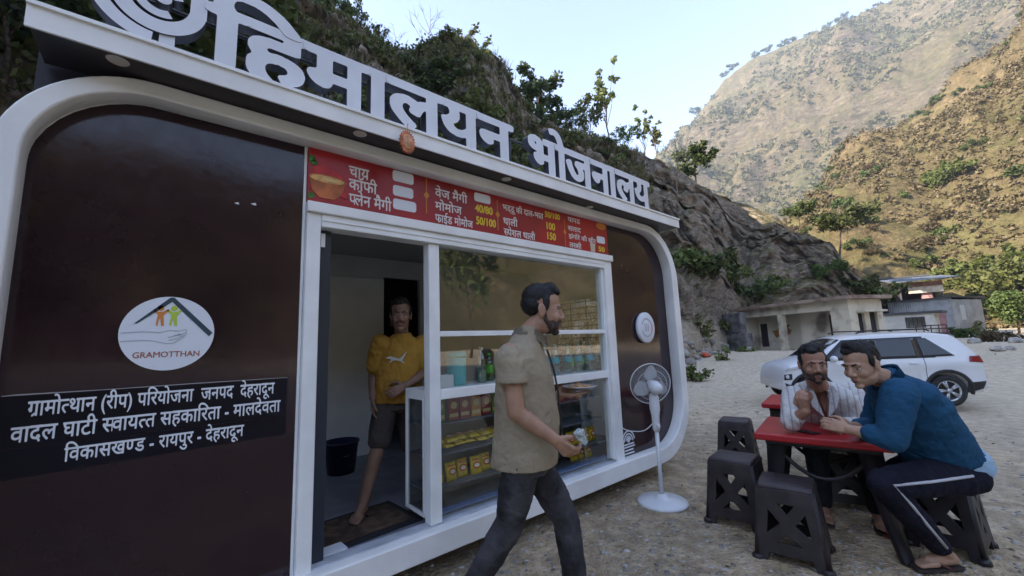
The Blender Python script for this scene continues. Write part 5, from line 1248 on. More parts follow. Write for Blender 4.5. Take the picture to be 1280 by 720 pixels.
# ---------------------------------------------------------------- the man walking past
def walker():
    f = V((math.sin(R(136)), math.cos(R(136)), 0)); sd_ = V((f.y, -f.x, 0)); up = V((0, 0, 1))     # sd_ = his right, towards the camera
    base = V((1.52, -.86, 0)); t = thing('person', 'man in khaki shirt and charcoal jeans walking past the window with a plate', 'person', base); o = base
    SK = skin_mat('skin_walker', (.38, .215, .14)); F = Frame(P(678, 388, 2.13), (f * .97 - sd_ * .12 + up * -.10), up, 1.02)
    neck0 = P(659, 421, 2.13); neck1 = F.p(0, -.02, -.07); pel = P(655, 563, 2.14); che = P(652, 480, 2.13)
    RS, LS = P(637, 442, 2.0), P(662, 438, 2.27); RE, RWr = P(645, 515, 1.94), P(693, 549, 1.93); LE, LWr = P(678, 506, 2.33), P(698, 494, 2.27)
    RH, LH = pel + sd_ * .09, pel - sd_ * .09; RK, LK = P(637, 655, 2.07), P(708, 650, 2.24); RA, LA = P(586, 742, 2.08), P(722, 748, 2.24)
    bm = BM(); add_head(bm, F); chain(bm, [neck1, neck0], [.055, .060]); chain(bm, [neck0 - up * .06, che, pel], [.06, .12, .12]); rcone(bm, RS - (0 * RS), LS, .045, .045)
    chain(bm, [RS, RE, RWr], [.055, .042, .028]); rcone(bm, RS.lerp(RE, .45), RE, .047, .044); rcone(bm, RE.lerp(RWr, .28), RWr, .043, .027); chain(bm, [LS, LE, LWr], [.055, .042, .028])
    d = (RWr - RE).normalized(); hand(bm, RWr, (d + up * -.12).normalized(), (-sd_ * .6 + up * .55 - f * .15), 1, .85, .1, .75, 1.08)
    hand(bm, LWr, (f * .9 - sd_ * -.3 + up * .05).normalized(), up, -1, .12, .2, .1, 1.02)
    for h_, k_, a_ in ((RH, RK, RA), (LH, LK, LA)): chain(bm, [h_, k_, a_], [.085, .055, .04])
    remesh('body', bm, SK, t, .0045, 4, offset=o)
    face_parts(F, t, .7, 1, True, o, .012)
    # shirt
    KH = cloth('khaki_cloth', (.32, .265, .185), .1); bm = BM(); ax = (neck0 - pel).normalized(); rings = []
    for tt, a, b, sh in ((-.11, .192, .176, .0), (.05, .188, .176, .006), (.25, .183, .172, .010), (.5, .185, .160, .0), (.70, .19, .145, -.014), (.82, .185, .128, -.024), (.90, .155, .105, -.02), (.96, .115, .088, -.01), (1.02, .082, .078, 0.0), (1.09, .066, .066, .008)):
        rings.append((pel.lerp(neck0, tt) + f * sh, sd_, f, a, b))
    tors(bm, rings, 2.2); RSl = RS.lerp(RE, .52); LSl = LS.lerp(LE, .5)
    for s_, e_ in ((RS, RSl), (LS, LSl)): eloft(bm, [(s_ + (s_ - che) * .02, f, (e_ - s_).cross(f), .066, .066), (s_.lerp(e_, .3), f, (e_ - s_).cross(f), .079, .077), (s_.lerp(e_, .7), f, (e_ - s_).cross(f), .077, .074), (e_, f, (e_ - s_).cross(f), .079, .073)], 24, 2.1); ell(bm, s_ + up * -.02, .072)
    remesh('shirt', bm, KH, t, .006, 6, .013, .10, o, .006, .032)
    bm = BM(); n = 28; rg0, rg1, rg2 = [], [], []
    for k in range(n):
        a = 2 * math.pi * k / n; c_, s_ = math.cos(a), math.sin(a); dr = sd_ * s_ + f * c_; front = max(0, c_) ** 2
        rg0.append(neck0 + dr * (.094 + .012 * front) + up * (-.004 - .05 * front)); rg1.append(neck0 + f * .012 + dr * (.074 + .016 * front) + up * (.048 - .055 * front)); rg2.append(neck0 + f * .012 + dr * (.066 + .012 * front) + up * (.040 - .05 * front))
    ring_loft(bm, [rg0, rg1, rg2], False); bmesh.ops.solidify(bm, geom=bm.faces[:], thickness=.004); mesh_obj('collar', bm, KH, t, True, o)
    bm = BM(); pts = [pel.lerp(neck0, q) + f * (dd + .010) + sd_ * .012 for q, dd in ((-.06, .172), (.2, .184), (.5, .162), (.72, .132), (.88, .096))]; tube(bm, pts, .0055, 5); mesh_obj('placket', bm, mat('dark_placket', (.035, .03, .028), .8), t, True, o)
    # jeans
    JN = cloth('charcoal_denim', (.055, .053, .058), .6, 700); bm = BM()
    eloft(bm, [(pel + up * .05, sd_, f, .155, .125), (pel + up * -.02, sd_, f, .165, .135), (pel + up * -.10, sd_, f, .160, .125)], 26, 2.3)
    for h_, k_, a_ in ((RH, RK, RA), (LH, LK, LA)):
        chain(bm, [h_ + up * -.02, h_.lerp(k_, .5), k_, k_.lerp(a_, .4), a_], [.095, .092, .075, .071, .060], 18)
    remesh('jeans', bm, JN, t, .006, 4, .012, .07, o, .006, .03)
    SH = mat('dark_shoe', (.03, .028, .028), .6)
    for a_, pit in ((RA, -.6), (LA, 0)):
        bm = BM(); g = V((a_.x, a_.y, max(a_.z - .07, .035))); q = (f + up * pit * .5).normalized(); chain(bm, [g - q * .04, g + q * .08, g + q * .19], [.042, .044, .032]); rcone(bm, a_, g, .042, .042); remesh('shoe', bm, SH, t, .006, 3, offset=o)
    # plate in the left hand, crumpled cup in the right: things of their own
    pc = LWr + f * .12 + up * .032; pt = thing('plate', 'small steel plate of food carried flat on the left palm of the walking man', 'plate', pc)
    bm = BM(); lathe(bm, [(.0, 0), (.07, .0), (.098, .014), (.1, .016), (.096, .018), (.07, .006), (.0, .006)], (0, 0, 0), 30); mesh_obj('dish', bm, mat('steel', (.5, .5, .5), .3, metal=.8), pt, True)
    bm = BM(); ell(bm, (0, 0, .01), (.07, .07, .011)); ell(bm, (.02, .02, .016), (.03, .025, .012)); ell(bm, (-.03, -.02, .015), (.03, .03, .010)); remesh('food', bm, mat('fried_food', (.32, .17, .07), .7, var=.4, vscale=40, bump=.004, bscale=60), pt, .005, 2, .01, .02)
    ccn = P(727, 546, 1.92); cu = thing('foil_cup', 'crumpled silvery cup held in the right hand of the walking man', 'cup', ccn)
    bm = BM(); lathe(bm, [(.016, -.035), (.022, .0), (.029, .030), (.020, .034), (.012, .02), (.0, .01)], (0, 0, 0), 9, (-.35, .2, .9)); remesh('body', bm, mat('silver_plastic', (.45, .50, .50), .2, var=.3, vscale=40), cu, .004, 1, .016, .02)
walker()

# ---------------------------------------------------------------- the man in the blue shirt
LEFT = -CR; TOW = -CF
def blue_man():
    global BEARD
    base = V((3.92, -2.12, 0)); o = base; up = V((0, 0, 1)); fw = V((LEFT.x, LEFT.y, 0)).normalized(); near = V((TOW.x, TOW.y, 0)).normalized()
    t = thing('person', 'man in a dark blue shirt leaning over the red table with clasped hands', 'person', base)
    SK = skin_mat('skin_blue_man', (.42, .25, .165)); F = Frame(P(1077, 456, 2.46), fw * .97 + near * .26 + up * -.24, up + fw * .12, 1.04)
    neck0 = P(1108, 474, 2.52); pel = P(1184, 582, 2.52); che = P(1140, 517, 2.52)
    LS, RS = P(1124, 492, 2.33), P(1108, 482, 2.72); LE, LWr = P(1114, 548, 2.28), P(1062, 537, 2.43); RE, RWr = P(1090, 536, 2.78), P(1050, 533, 2.58)
    LH, RH = pel + near * .10 + up * -.02, pel - near * .10 + up * -.02; LK, RK = P(1103, 604, 2.34), P(1112, 596, 2.72)
    LA = P(1180, 680, 2.42); RA = P(1140, 655, 2.80); LA.z = .085; RA.z = .085
    bm = BM(); add_head(bm, F); chain(bm, [F.p(0, -.02, -.06), neck0], [.055, .062]); chain(bm, [neck0.lerp(che, .3), che, pel], [.06, .12, .12]); rcone(bm, RS - (0 * RS), LS, .045, .045)
    for s_, e_, w_ in ((LS, LE, LWr), (RS, RE, RWr)): chain(bm, [s_, e_, w_], [.055, .045, .029]); rcone(bm, e_.lerp(w_, .25), w_, .043, .029)
    tgt = P(1036, 531, 2.50)
    hand(bm, LWr, (tgt - LWr).normalized() + up * .05, (-near + up * -.1), -1, .55, .05, .5, 1.02); hand(bm, RWr, (tgt - RWr).normalized() + near * .15, (near + up * -.25), 1, .75, .05, .5, 1.02)
    for h_, k_, a_ in ((LH, LK, LA), (RH, RK, RA)): chain(bm, [h_, k_, a_], [.085, .058, .038])
    foot(bm, LA, fw, 1.0, .022); foot(bm, RA, fw, 1.0, .022)
    remesh('body', bm, SK, t, .0045, 4, offset=o); face_parts(F, t, .8, 0, False, o, .02)
    BL = cloth('dark_blue_cloth', (.017, .070, .135), .12); bm = BM(); rings = []
    ax = (neck0 - pel).normalized(); fr = (fw - ax * fw.dot(ax)).normalized()
    for tt, a, b, sh in ((.08, .205, .155, .0), (.25, .205, .165, .0), (.45, .205, .158, -.01), (.65, .21, .150, -.02), (.82, .20, .125, -.02), (.93, .145, .095, -.01), (1.0, .088, .08, 0), (1.07, .068, .066, .0)): rings.append((pel.lerp(neck0, tt) + fr * sh, near, fr, a, b))
    tors(bm, rings, 2.2)
    for s_, e_, w_ in ((LS, LE, LWr), (RS, RE, RWr)):
        c_ = e_.lerp(w_, .40); chain(bm, [s_, s_.lerp(e_, .5), e_, c_], [.092, .084, .074, .060], 18); eloft(bm, [(c_ - (w_ - e_).normalized() * .03, up, near, .060, .060), (c_ + (w_ - e_).normalized() * .012, up, near, .056, .056)], 20)
    remesh('shirt', bm, BL, t, .006, 4, .018, .09, o, .007, .03)
    bm = BM(); n = 26; r0, r1, r2 = [], [], []
    for k in range(n):
        a = 2 * math.pi * k / n; c_, s_ = math.cos(a), math.sin(a); dr = near * s_ + fr * c_; r0.append(neck0 + dr * .092 - ax * .02); r1.append(neck0 + dr * .088 + ax * (.055 - .025 * max(0, c_))); r2.append(neck0 + dr * .072 + ax * (.045 - .02 * max(0, c_)))
    ring_loft(bm, [r0, r1, r2], False); bmesh.ops.solidify(bm, geom=bm.faces[:], thickness=.005); mesh_obj('collar', bm, BL, t, True, o)
    LB = cloth('light_blue_tshirt', (.33, .47, .60), .08); bm = BM(); tors(bm, [(pel.lerp(neck0, tt) - fr * .01, near, fr, a, b) for tt, a, b in ((-.08, .195, .165), (.02, .208, .165), (.14, .195, .15))], 2.3); remesh('undershirt', bm, LB, t, .006, 2, .014, .05, o)
    NV = cloth('navy_track_cloth', (.012, .012, .022), .25); bm = BM(); eloft(bm, [(pel + ax * .06, near, fr, .18, .145), (pel, near, fr, .195, .158), (pel - up * .065, near, fr, .19, .155)], 26, 2.5)
    for h_, k_, a_ in ((LH, LK, LA), (RH, RK, RA)): chain(bm, [h_, h_.lerp(k_, .5), k_, k_.lerp(a_, .5), a_.lerp(k_, .12)], [.112, .104, .078, .072, .058], 18)
    remesh('track_pants', bm, NV, t, .006, 3, .018, .07, o, .006, .03)
    bm = BM(); tube(bm, [LH.lerp(LK, .15) + near * .108 + up * .03, LH.lerp(LK, .6) + near * .100 + up * .02, LK + near * .074 + V((0, 0, .012)), LK.lerp(LA, .25) + near * .072 - fw * .01, LK.lerp(LA, .5) + near * .072, LK.lerp(LA, .85) + near * .058], .0085, 6); mesh_obj('side_stripe', bm, mat('stripe_grey', (.5, .5, .53), .7), t, True, o)
    SO_ = mat('sandal_sole', (.04, .03, .028), .7); ST_ = mat('sandal_strap', (.14, .05, .04), .6)
    sandal(t, LA, fw, .004, SO_, ST_, o); sandal(t, RA, fw, .004, mat('sandal_red', (.16, .03, .03), .6), ST_, o)
blue_man()

# ---------------------------------------------------------------- the man in the white striped shirt
def striped():
    m, t, b, o = newmat('white_striped_cloth', .85, .15); mp = t.nodes.new('ShaderNodeMapping'); mp.inputs['Rotation'].default_value = (0, 0, R(-18)); t.links.new(o, mp.inputs[0]); sx = t.nodes.new('ShaderNodeSeparateXYZ'); t.links.new(mp.outputs[0], sx.inputs[0])
    n = noise(t, o, 5, 4); w = mathn(t, 'FRACT', mathn(t, 'ADD', mathn(t, 'MULTIPLY', sx.outputs['Y'], 21), mathn(t, 'MULTIPLY', n, .5)))
    s1_ = ramp(t, w, [(.0, (.30, .27, .27)), (.10, (.34, .31, .31)), (.16, (.56, .545, .52)), (.80, (.56, .545, .52)), (.9, (.46, .44, .43))])
    w2 = mathn(t, 'FRACT', mathn(t, 'MULTIPLY', sx.outputs['Z'], 17)); c = mixc(t, mathn(t, 'MULTIPLY', mathn(t, 'GREATER_THAN', w2, .9), .25), s1_, (.36, .34, .33)); t.links.new(c, b.inputs['Base Color'])
    bumpn(t, b, noise(t, o, 26, 4, .6, .8), .008); return m
def white_man():
    base = V((4.40, -1.46, 0)); o = base; up = V((0, 0, 1)); fw = V((-.96, -.28, 0)).normalized(); rt = V((fw.y, -fw.x, 0))       # rt = his right
    t = thing('person', 'man in a white striped shirt seated behind the red table, one hand raised', 'person', base)
    SK = skin_mat('skin_white_man', (.36, .195, .128)); F = Frame(P(1016, 455, 3.06), V((-.86, -.46, -.10)), up + fw * .05, 1.10)
    neck0 = P(1023, 483, 3.16); pel = V((4.36, -1.46, .56)); che = neck0.lerp(pel, .4)
    RS, LS = P(993, 496, 3.12), P(1064, 492, 3.26); RE, RWr = P(989, 527, 2.97), P(1007, 514, 2.86); LE, LWr = P(1078, 535, 3.10), P(1050, 530, 2.92)
    RH, LH = pel + rt * .10 - up * .02, pel - rt * .10 - up * .02; RK, LK = RH + fw * .42 + rt * .06 - up * .02, LH + fw * .42 - rt * .05 - up * .02; RA, LA = V((RK.x + .04, RK.y, .085)), V((LK.x + .06, LK.y, .085))
    bm = BM(); add_head(bm, F); chain(bm, [F.p(0, -.02, -.06), neck0], [.06, .072]); chain(bm, [neck0.lerp(che, .25), che, pel], [.06, .11, .12]); rcone(bm, RS - (0 * RS), LS, .045, .045);
    for s_, e_, w_ in ((LS, LE, LWr), (RS, RE, RWr)): chain(bm, [s_, e_, w_], [.057, .047, .031]); rcone(bm, e_.lerp(w_, .25), w_, .046, .031)
    hand(bm, RWr, V((-.25, .05, .9)), (CR * .6 + CF * .5), 1, .85, .0, .9, 1.08); hand(bm, LWr, (P(1030, 529, 2.86) - LWr).normalized(), V((0, 0, -1)), -1, .35, .1, .3, 1.05)
    for h_, k_, a_ in ((LH, LK, LA), (RH, RK, RA)): chain(bm, [h_, k_, a_], [.09, .06, .042])
    foot(bm, LA, fw, 1.0, .022); foot(bm, RA, fw, 1.0, .022)
    remesh('body', bm, SK, t, .0045, 4, offset=o); face_parts(F, t, .8, 1, True, o, .014)
    WS = striped(); bm = BM(); ax = (neck0 - pel).normalized(); fr = (fw - ax * fw.dot(ax)).normalized(); rings = []
    for tt, a, b, sh in ((-.12, .20, .165, .0), (.1, .205, .172, .01), (.35, .208, .165, .01), (.6, .225, .148, 0), (.8, .215, .128, -.008), (.90, .17, .108, -.004), (.96, .12, .092, .0), (1.02, .078, .072, -.005)): rings.append((pel.lerp(neck0, tt) + fr * sh, rt, fr, a, b))
    tors(bm, rings, 2.25)
    for s_, e_, w_ in ((LS, LE, LWr), (RS, RE, RWr)):
        c_ = e_.lerp(w_, .35 if s_ is RS else .75); chain(bm, [s_, s_.lerp(e_, .5), e_, c_], [.088, .080, .070, .056], 18)
    remesh('shirt', bm, WS, t, .006, 5, .013, .09, o, .006, .034)
    # open neck: skin wedge and two collar flaps
    bm = BM(); a0 = neck0 + fr * .085 + up * .01
    v = [bm.verts.new(p) for p in (a0 + rt * .040 + up * .02, a0 + fr * .045 - up * .15, a0 - rt * .040 + up * .02, a0 + fr * .0 + up * .03)]; v2 = bm.verts.new(a0 + fr * .038 - up * .08)
    for a, b in ((0, 1), (1, 2), (2, 3), (3, 0)): bm.faces.new((v[a], v[b], v2))
    bmesh.ops.solidify(bm, geom=bm.faces[:], thickness=.006); mesh_obj('open_neck', bm, SK, t, True, o)
    for s in (-1, 1):
        bm = BM(); q = [a0 + rt * s * .075 + up * .045 - fr * .03, a0 + rt * s * .05 + up * .04 + fr * .018, a0 + rt * s * .012 - up * .13 + fr * .055, a0 + rt * s * .075 - up * .07 + fr * .035, a0 + rt * s * .11 + up * .0 - fr * .01]
        bm.faces.new([bm.verts.new(p) for p in q]); bmesh.ops.solidify(bm, geom=bm.faces[:], thickness=.005); mesh_obj('collar', bm, WS, t, False, o)
    DK = cloth('dark_trousers', (.02, .02, .024), .2); bm = BM(); eloft(bm, [(pel + up * .06, rt, fw, .18, .15), (pel, rt, fw, .195, .165), (pel - up * .075, rt, fw, .185, .155)], 26, 2.5)
    for h_, k_, a_ in ((LH, LK, LA), (RH, RK, RA)): chain(bm, [h_, h_.lerp(k_, .5), k_, k_.lerp(a_, .5), a_.lerp(k_, .1)], [.11, .1, .08, .072, .06], 18)
    remesh('trousers', bm, DK, t, .007, 3, .015, .07, o)
    for a_ in (LA, RA): sandal(t, a_, fw, .004, MATS['sandal_sole'], MATS['sandal_strap'], o)
white_man()

# ---------------------------------------------------------------- the man in yellow inside the cabin
def Pz(px, py, z):
    d = CF + CR * ((px - 640) / FL) + CU * ((360 - py) / FL); return CAM + d * ((z - CAM.z) / d.z)
def yellow_man():
    up = V((0, 0, 1)); fl = .27; RA = Pz(453, 632, fl + .08); base = V((RA.x + .15, RA.y + .1, fl)); o = base
    t = thing('person', 'man in a yellow T-shirt and shorts standing inside the cabin doorway', 'person', base)
    fw = V((-.55, -.83, 0)).normalized(); rt = V((fw.y, -fw.x, 0))
    SK = skin_mat('skin_yellow_man', (.27, .155, .105)); D = 3.10; F = Frame(P(501, 394, D), fw * .97 + rt * -.12 + up * -.06, up, .97)
    neck0 = P(502, 421, D + .06); pel = P(496, 500, D + .05); che = neck0.lerp(pel, .4); RS, LS = P(476, 430, D + .0), P(529, 430, D + .12)
    RE, RWr = P(467, 468, D), P(466, 497, D - .08); LE, LWr = P(534, 464, D + .06), P(508, 482, D - .12); RH, LH = P(483, 505, D), P(510, 505, D + .1)
    RK = P(474, 553, D - .13); LK = P(513, 556, D + .1); LA = Pz(522, 612, fl + .08)
    bm = BM(); add_head(bm, F); chain(bm, [F.p(0, -.02, -.06), neck0], [.050, .055]); chain(bm, [neck0.lerp(che, .3), che, pel], [.05, .11, .11]); rcone(bm, RS, LS, .045, .045)
    for s_, e_, w_ in ((LS, LE, LWr), (RS, RE, RWr)): chain(bm, [s_, e_, w_], [.05, .04, .027]); rcone(bm, e_.lerp(w_, .25), w_, .04, .027)
    hand(bm, RWr, V((0, -.1, -1)), (rt * -1), 1, .3, .1, .3, .98); hand(bm, LWr, (P(494, 489, D - .16) - LWr).normalized(), -fw, -1, .35, .1, .3, .98)
    for h_, k_, a_ in ((RH, RK, RA), (LH, LK, LA)): chain(bm, [h_, k_, k_.lerp(a_, .3), a_], [.075, .052, .052, .034])
    foot(bm, RA, fw - rt * -.1, .95, fl + .02); foot(bm, LA, fw, .95, fl + .02)
    remesh('body', bm, SK, t, .0045, 4, offset=o); face_parts(F, t, .8, 0, True, o, .01)
    YL = cloth('yellow_tshirt', (.42, .225, .04), .1); bm = BM()
    tors(bm, [(pel.lerp(neck0, tt) + fw * sh, rt, fw, a, b) for tt, a, b, sh in ((-.02, .175, .145, .01), (.2, .18, .15, .02), (.5, .185, .138, .01), (.75, .19, .118, 0), (.88, .165, .10, -.006), (.96, .12, .085, 0), (1.01, .085, .074, 0), (1.05, .066, .062, 0))], 2.25)
    for s_, e_ in ((RS, RE), (LS, LE)): chain(bm, [s_, s_.lerp(e_, .55), s_.lerp(e_, .75)], [.078, .074, .07], 16)
    remesh('tshirt', bm, YL, t, .006, 3, .018, .075, o, .007, .03)
    # leaping cat print on the chest
    cp = pel.lerp(neck0, .66) + fw * .143; pr = V((-rt.x, -rt.y, 0)); L_ = [(-.075, .012), (-.05, .022), (-.02, .012), (.015, .0), (.035, .012), (.06, .042), (.068, .046), (.06, .022), (.045, -.002), (.04, -.016), (.058, -.034), (.05, -.036), (.025, -.018), (-.005, -.010), (-.03, -.012), (-.048, -.028), (-.054, -.026), (-.04, -.004), (-.058, .004), (-.078, .006)]
    me = outline_mesh([L_], .004); M = Matrix((pr, up, fw)).transposed().to_4x4(); M.translation = cp - o; me.transform(M); me.materials.clear(); me.materials.append(mat('print_pale', (.6, .57, .5), .6)); link(bpy.data.objects.new('chest_print', me), t)
    SHM = cloth('grey_shorts', (.075, .062, .055), .2); bm = BM(); eloft(bm, [(pel + up * .04, rt, fw, .16, .125), (pel - up * .06, rt, fw, .17, .135)], 24, 2.4)
    for h_, k_ in ((RH, RK), (LH, LK)): chain(bm, [h_, h_.lerp(k_, .55), h_.lerp(k_, .92)], [.098, .09, .086], 18)
    remesh('shorts', bm, SHM, t, .006, 3, .015, .06, o)
    for a_ in (RA, LA): sandal(t, a_, fw, fl + .003, MATS['sandal_sole'], MATS['sandal_strap'], o)
yellow_man()
# ============================================================ TREES, BUSHES, GRASS, STONES, HAZE
R7 = np.random.default_rng(77)
def hp(h, px, py, t):
    return h.at(azel(px, py)[0], t)
def drop(o): 
    for c in list(o.children): bpy.data.objects.remove(c)
    bpy.data.objects.remove(o)
TP = {}
def tree_at(key, pos, sc, label, group=None, rz=None):
    """first use builds the kind, later uses copy it"""
    mk, grp = KINDS[key]
    if key not in TP:
        o = mk(label, group or grp); TP[key] = o; o.location = pos; o.rotation_euler = (0, 0, rz or 0.3); o.scale = (sc,) * 3
        if group is None and grp is None and 'group' in o: del o['group']
        return o
    o = dup(TP[key], pos, rz if rz is not None else R7.random() * 6.28, sc, label)
    if group or grp: o['group'] = group or grp
    elif 'group' in o: del o['group']
    return o
KINDS = {
 'leafy': (lambda l, g: proto_tree('leafy', l, 'tree', 5.0, 9, LEAF_DARK, .26, 46, .62, 21, .9, .7, .11, group=g, name='leafy_tree', fork=3), None),
 'airy': (lambda l, g: proto_tree('airy', l, 'tree', 5.0, 9, LEAF_MID, .20, 20, .55, 22, .8, 1.0, .07, group=g, name='slender_tree', fork=3), None),
 'pale': (lambda l, g: proto_tree('pale', l, 'tree', 3.6, 8, LEAF_PALE, .20, 13, .40, 23, .8, 1.3, .05, BARKP, group=g, name='sparse_tree', fork=2, start=.2), None),
 'bare': (lambda l, g: proto_tree('bare', l, 'tree', 5.5, 11, LEAF_DRY, .1, 0, .4, 24, .85, 1.1, .075, BARKP, group=g, name='bare_tree', fork=5), None),
 'candle': (lambda l, g: proto_tree('candle', l, 'tree', 4.0, 10, LEAF_PALE, .20, 16, .22, 25, .55, 2.6, .07, BARKP, group=g, name='upright_tree', fork=1, start=.45), None),
 'acacia': (lambda l, g: proto_tree('acacia', l, 'tree', 4.6, 10, LEAF_DARK, .22, 34, .60, 26, 1.25, .25, .10, group=g, name='flat_topped_tree', fork=3, start=.72), None),
 'round': (lambda l, g: proto_tree('round', l, 'tree', 5.5, 13, LEAF_MID, .30, 60, .95, 27, 1.0, .6, .16, group=g, name='broad_tree', fork=3, start=.2), None),
 'dark': (lambda l, g: proto_tree('dark', l, 'tree', 6.5, 14, LEAF_DARK, .34, 60, 1.1, 28, .95, .6, .2, group=g, name='dense_tree', fork=3, start=.2), None),
 'tall': (lambda l, g: proto_tree('tall', l, 'tree', 13.0, 10, LEAF_DARK, .22, 60, .9, 29, .45, .6, .26, group=g, name='tall_tree', fork=3, start=.66), None),
 'bushA': (lambda l, g: proto_bush(l, 1.0, 1.3, LEAF_DARK, .16, 16, 46, 31, g), None),
 'bushB': (lambda l, g: proto_bush(l, 1.1, 1.1, LEAF_MID, .15, 15, 40, 32, g), None),
 'bushC': (lambda l, g: proto_bush(l, 1.2, 1.0, LEAF_DRY, .14, 15, 34, 33, g, 'dry_bush'), None),
 'bushS': (lambda l, g: proto_bush(l, 1.1, 1.2, LEAF_SUN, .17, 16, 46, 34, g), None),
 'bushP': (lambda l, g: proto_bush(l, 1.0, 1.5, LEAF_PALE, .15, 13, 26, 35, g, 'sparse_bush'), None),
}
# --- ridge trees one can tell apart
def ridge(key, px, py, sc, label, t=.99): return tree_at(key, hp(H1, px, py, t) - Vector((0, 0, .3)), sc, label)
ridge('leafy', 418, 48, .85, 'dark leafy tree on the ridge at the left end of the open sky'); ridge('leafy', 372, 15, .9, 'dark leafy tree behind the second sign letter, cut by the top of the picture'); ridge('airy', 446, 62, .75, 'small green tree just right of the leafy ridge tree, above the third letter')
ridge('bare', 535, 90, 1.0, 'tall leafless tree leaning on the ridge above the middle of the sign'); ridge('bare', 496, 84, .62, 'short leafless tree left of the tall leafless one')
ridge('airy', 470, 76, .6, 'low green tree between the leafy tree and the short leafless tree')
for px, sc, l in ((566, .9, 'sparse pale tree first to the right of the tall leafless tree'), (586, 1.05, 'tallest of the sparse pale trees on the rock outcrop'), (604, .95, 'sparse pale tree at the right edge of the rock outcrop'), (548, .7, 'small sparse pale tree at the foot of the leafless tree')): ridge('pale', px, 92 if px < 590 else 102, sc, l)
ridge('leafy', 672, 160, 1.15, 'dark leafy tree leaning out of the notch right of the rock outcrop'); ridge('leafy', 650, 152, .7, 'smaller dark tree tucked under the notch tree'); 
ridge('airy', 738, 190, 1.05, 'slender green tree left of the tall upright tree on the ridge'); ridge('airy', 722, 184, .8, 'slender green tree farther left, lower than its neighbour'); ridge('candle', 762, 196, 1.75, 'tall upright tree with bare arms above the last sign word'); ridge('candle', 806, 212, 1.1, 'upright many-armed tree on the ridge above the sign end'); ridge('candle', 822, 218, 1.0, 'lower upright many-armed tree at the ridge corner beside the far mountain'); ridge('airy', 780, 204, .7, 'low green tree between the two kinds of upright trees')
ridge('leafy', 872, 248, .85, 'round dark tree on the shoulder of the cliff right of the canopy end'); ridge('leafy', 700, 176, .7, 'low dark tree on the ridge above the gap between the sign words')
tree_at('acacia', hp(H1, 1050, 330, .97), .95, 'flat topped dark tree on the low end of the cliff, above the ruin'); tree_at('acacia', hp(H1, 1000, 300, .98), .6, 'small flat topped tree left of the larger one on the cliff')
tree_at('bare', hp(H1, 852, 300, .55), .8, 'thin pale leafless tree on the cliff face right of the canopy end')
q = P(262, 300, 9.5); q.z = 0; tree_at('tall', q, 1.0, 'tree with a dark trunk behind the cabin, seen between swirl logo and first letter', rz=1.0)
# --- trees around the sheds on the right
def far_tree(key, px, d, sc, label, dz=0):
    p = P(px, 420, d); p.z = float(gz(p.x, p.y)) + dz; return tree_at(key, p, sc, label)
far_tree('dark', 1212, 52, 1.15, 'large dense dark tree behind the tin shed'); far_tree('dark', 1180, 58, 1.1, 'dense dark tree behind the blue roofed shop'); far_tree('round', 1150, 56, .8, 'broad green tree left of the dense dark trees'); far_tree('round', 1262, 40, .85, 'bright broad tree at the right edge above the rising path'); far_tree('dark', 1300, 40, .8, 'dense tree cut by the right edge of the picture'); far_tree('round', 1240, 50, .9, 'broad green tree between the dark tree and the right edge tree'); far_tree('dark', 1275, 30, .38, 'low dark tree at the right edge beside the path')
far_tree('airy', 1096, 46, .9, 'slender green tree behind the right end of the ruin'); far_tree('airy', 1112, 46, .7, 'slender tree between ruin and tin shed')
# --- trees across the lot, seen mirrored in the cabin glass
for i, (x, y, k, sc, l) in enumerate(((18, -24, 'airy', 1.7, 'slender tree across the lot, mirrored in the right of the cabin glass'), (2, -27, 'round', .9, 'broad tree across the lot, mirrored in the left of the cabin glass'), (-7, -24, 'round', 1.1, 'broad tree across the lot, mirrored in the left brown panel'))): tree_at(k, Vector((x, y, float(gz(x, y)) - .1)), sc, l)
# --- bushes
for px, t, k, sc, l in ((862, .28, 'bushB', 1.6, 'bright green bush at the cliff foot nearest the cabin end'), (884, .26, 'bushA', 1.7, 'dark green bush second from the cabin at the cliff foot'), (908, .3, 'bushB', 1.5, 'bright green bush on the ledge above the earth bank'), (936, .26, 'bushA', 1.6, 'dark bush on the ledge left of the ruin roof'), (960, .3, 'bushB', 1.2, 'green bush just above the left end of the ruin roof'), (900, .12, 'bushB', 1.0, 'low green bush on the earth bank'), (868, .10, 'bushP', .9, 'sparse weed bush at the foot of the bank by the frame edge'),
                        (1062, .5, 'bushA', 1.6, 'dark bush behind the middle of the ruin roof'), (1085, .6, 'bushB', 1.7, 'green bush behind the right end of the ruin roof'), (1035, .5, 'bushA', 1.3, 'dark bush above the ruin near the flat topped tree')):
    tree_at(k, hp(H1, px, 330, t) - Vector((0, 0, .25)), sc, l)
for px, d, k, sc, l in ((862, 15, 'bushB', .5, 'green weed clump on the gravel near the cabin end'), (905, 19, 'bushP', .5, 'sparse weed clump before the earth bank'), (930, 22, 'bushB', .4, 'small weed clump before the stone wall stub'), (1205, 29, 'bushA', .8, 'low bush at the corner of the tin shed'), (1225, 26, 'bushP', .8, 'dry weeds on the slope right of the tin shed'), (1250, 22, 'bushC', .8, 'dry bush by the rising path'), (1008, 24.5, 'bushP', .4, 'weeds at the foot of the ruin posts')):
    far_tree(k, px, d, sc, l, -.05)
SC = ('bushA', 'bushB', 'bushB', 'bushP', 'airy', 'airy', 'bushB', 'leafy')
n = 0
RLX = [0, 150, 300, 400, 440, 480, 585, 620, 645, 700, 760, 840, 880, 925, 965, 1000, 1040, 1100]; RLY = [-330, -180, -40, 30, 58, 78, 88, 112, 150, 176, 196, 226, 246, 252, 268, 296, 324, 385]
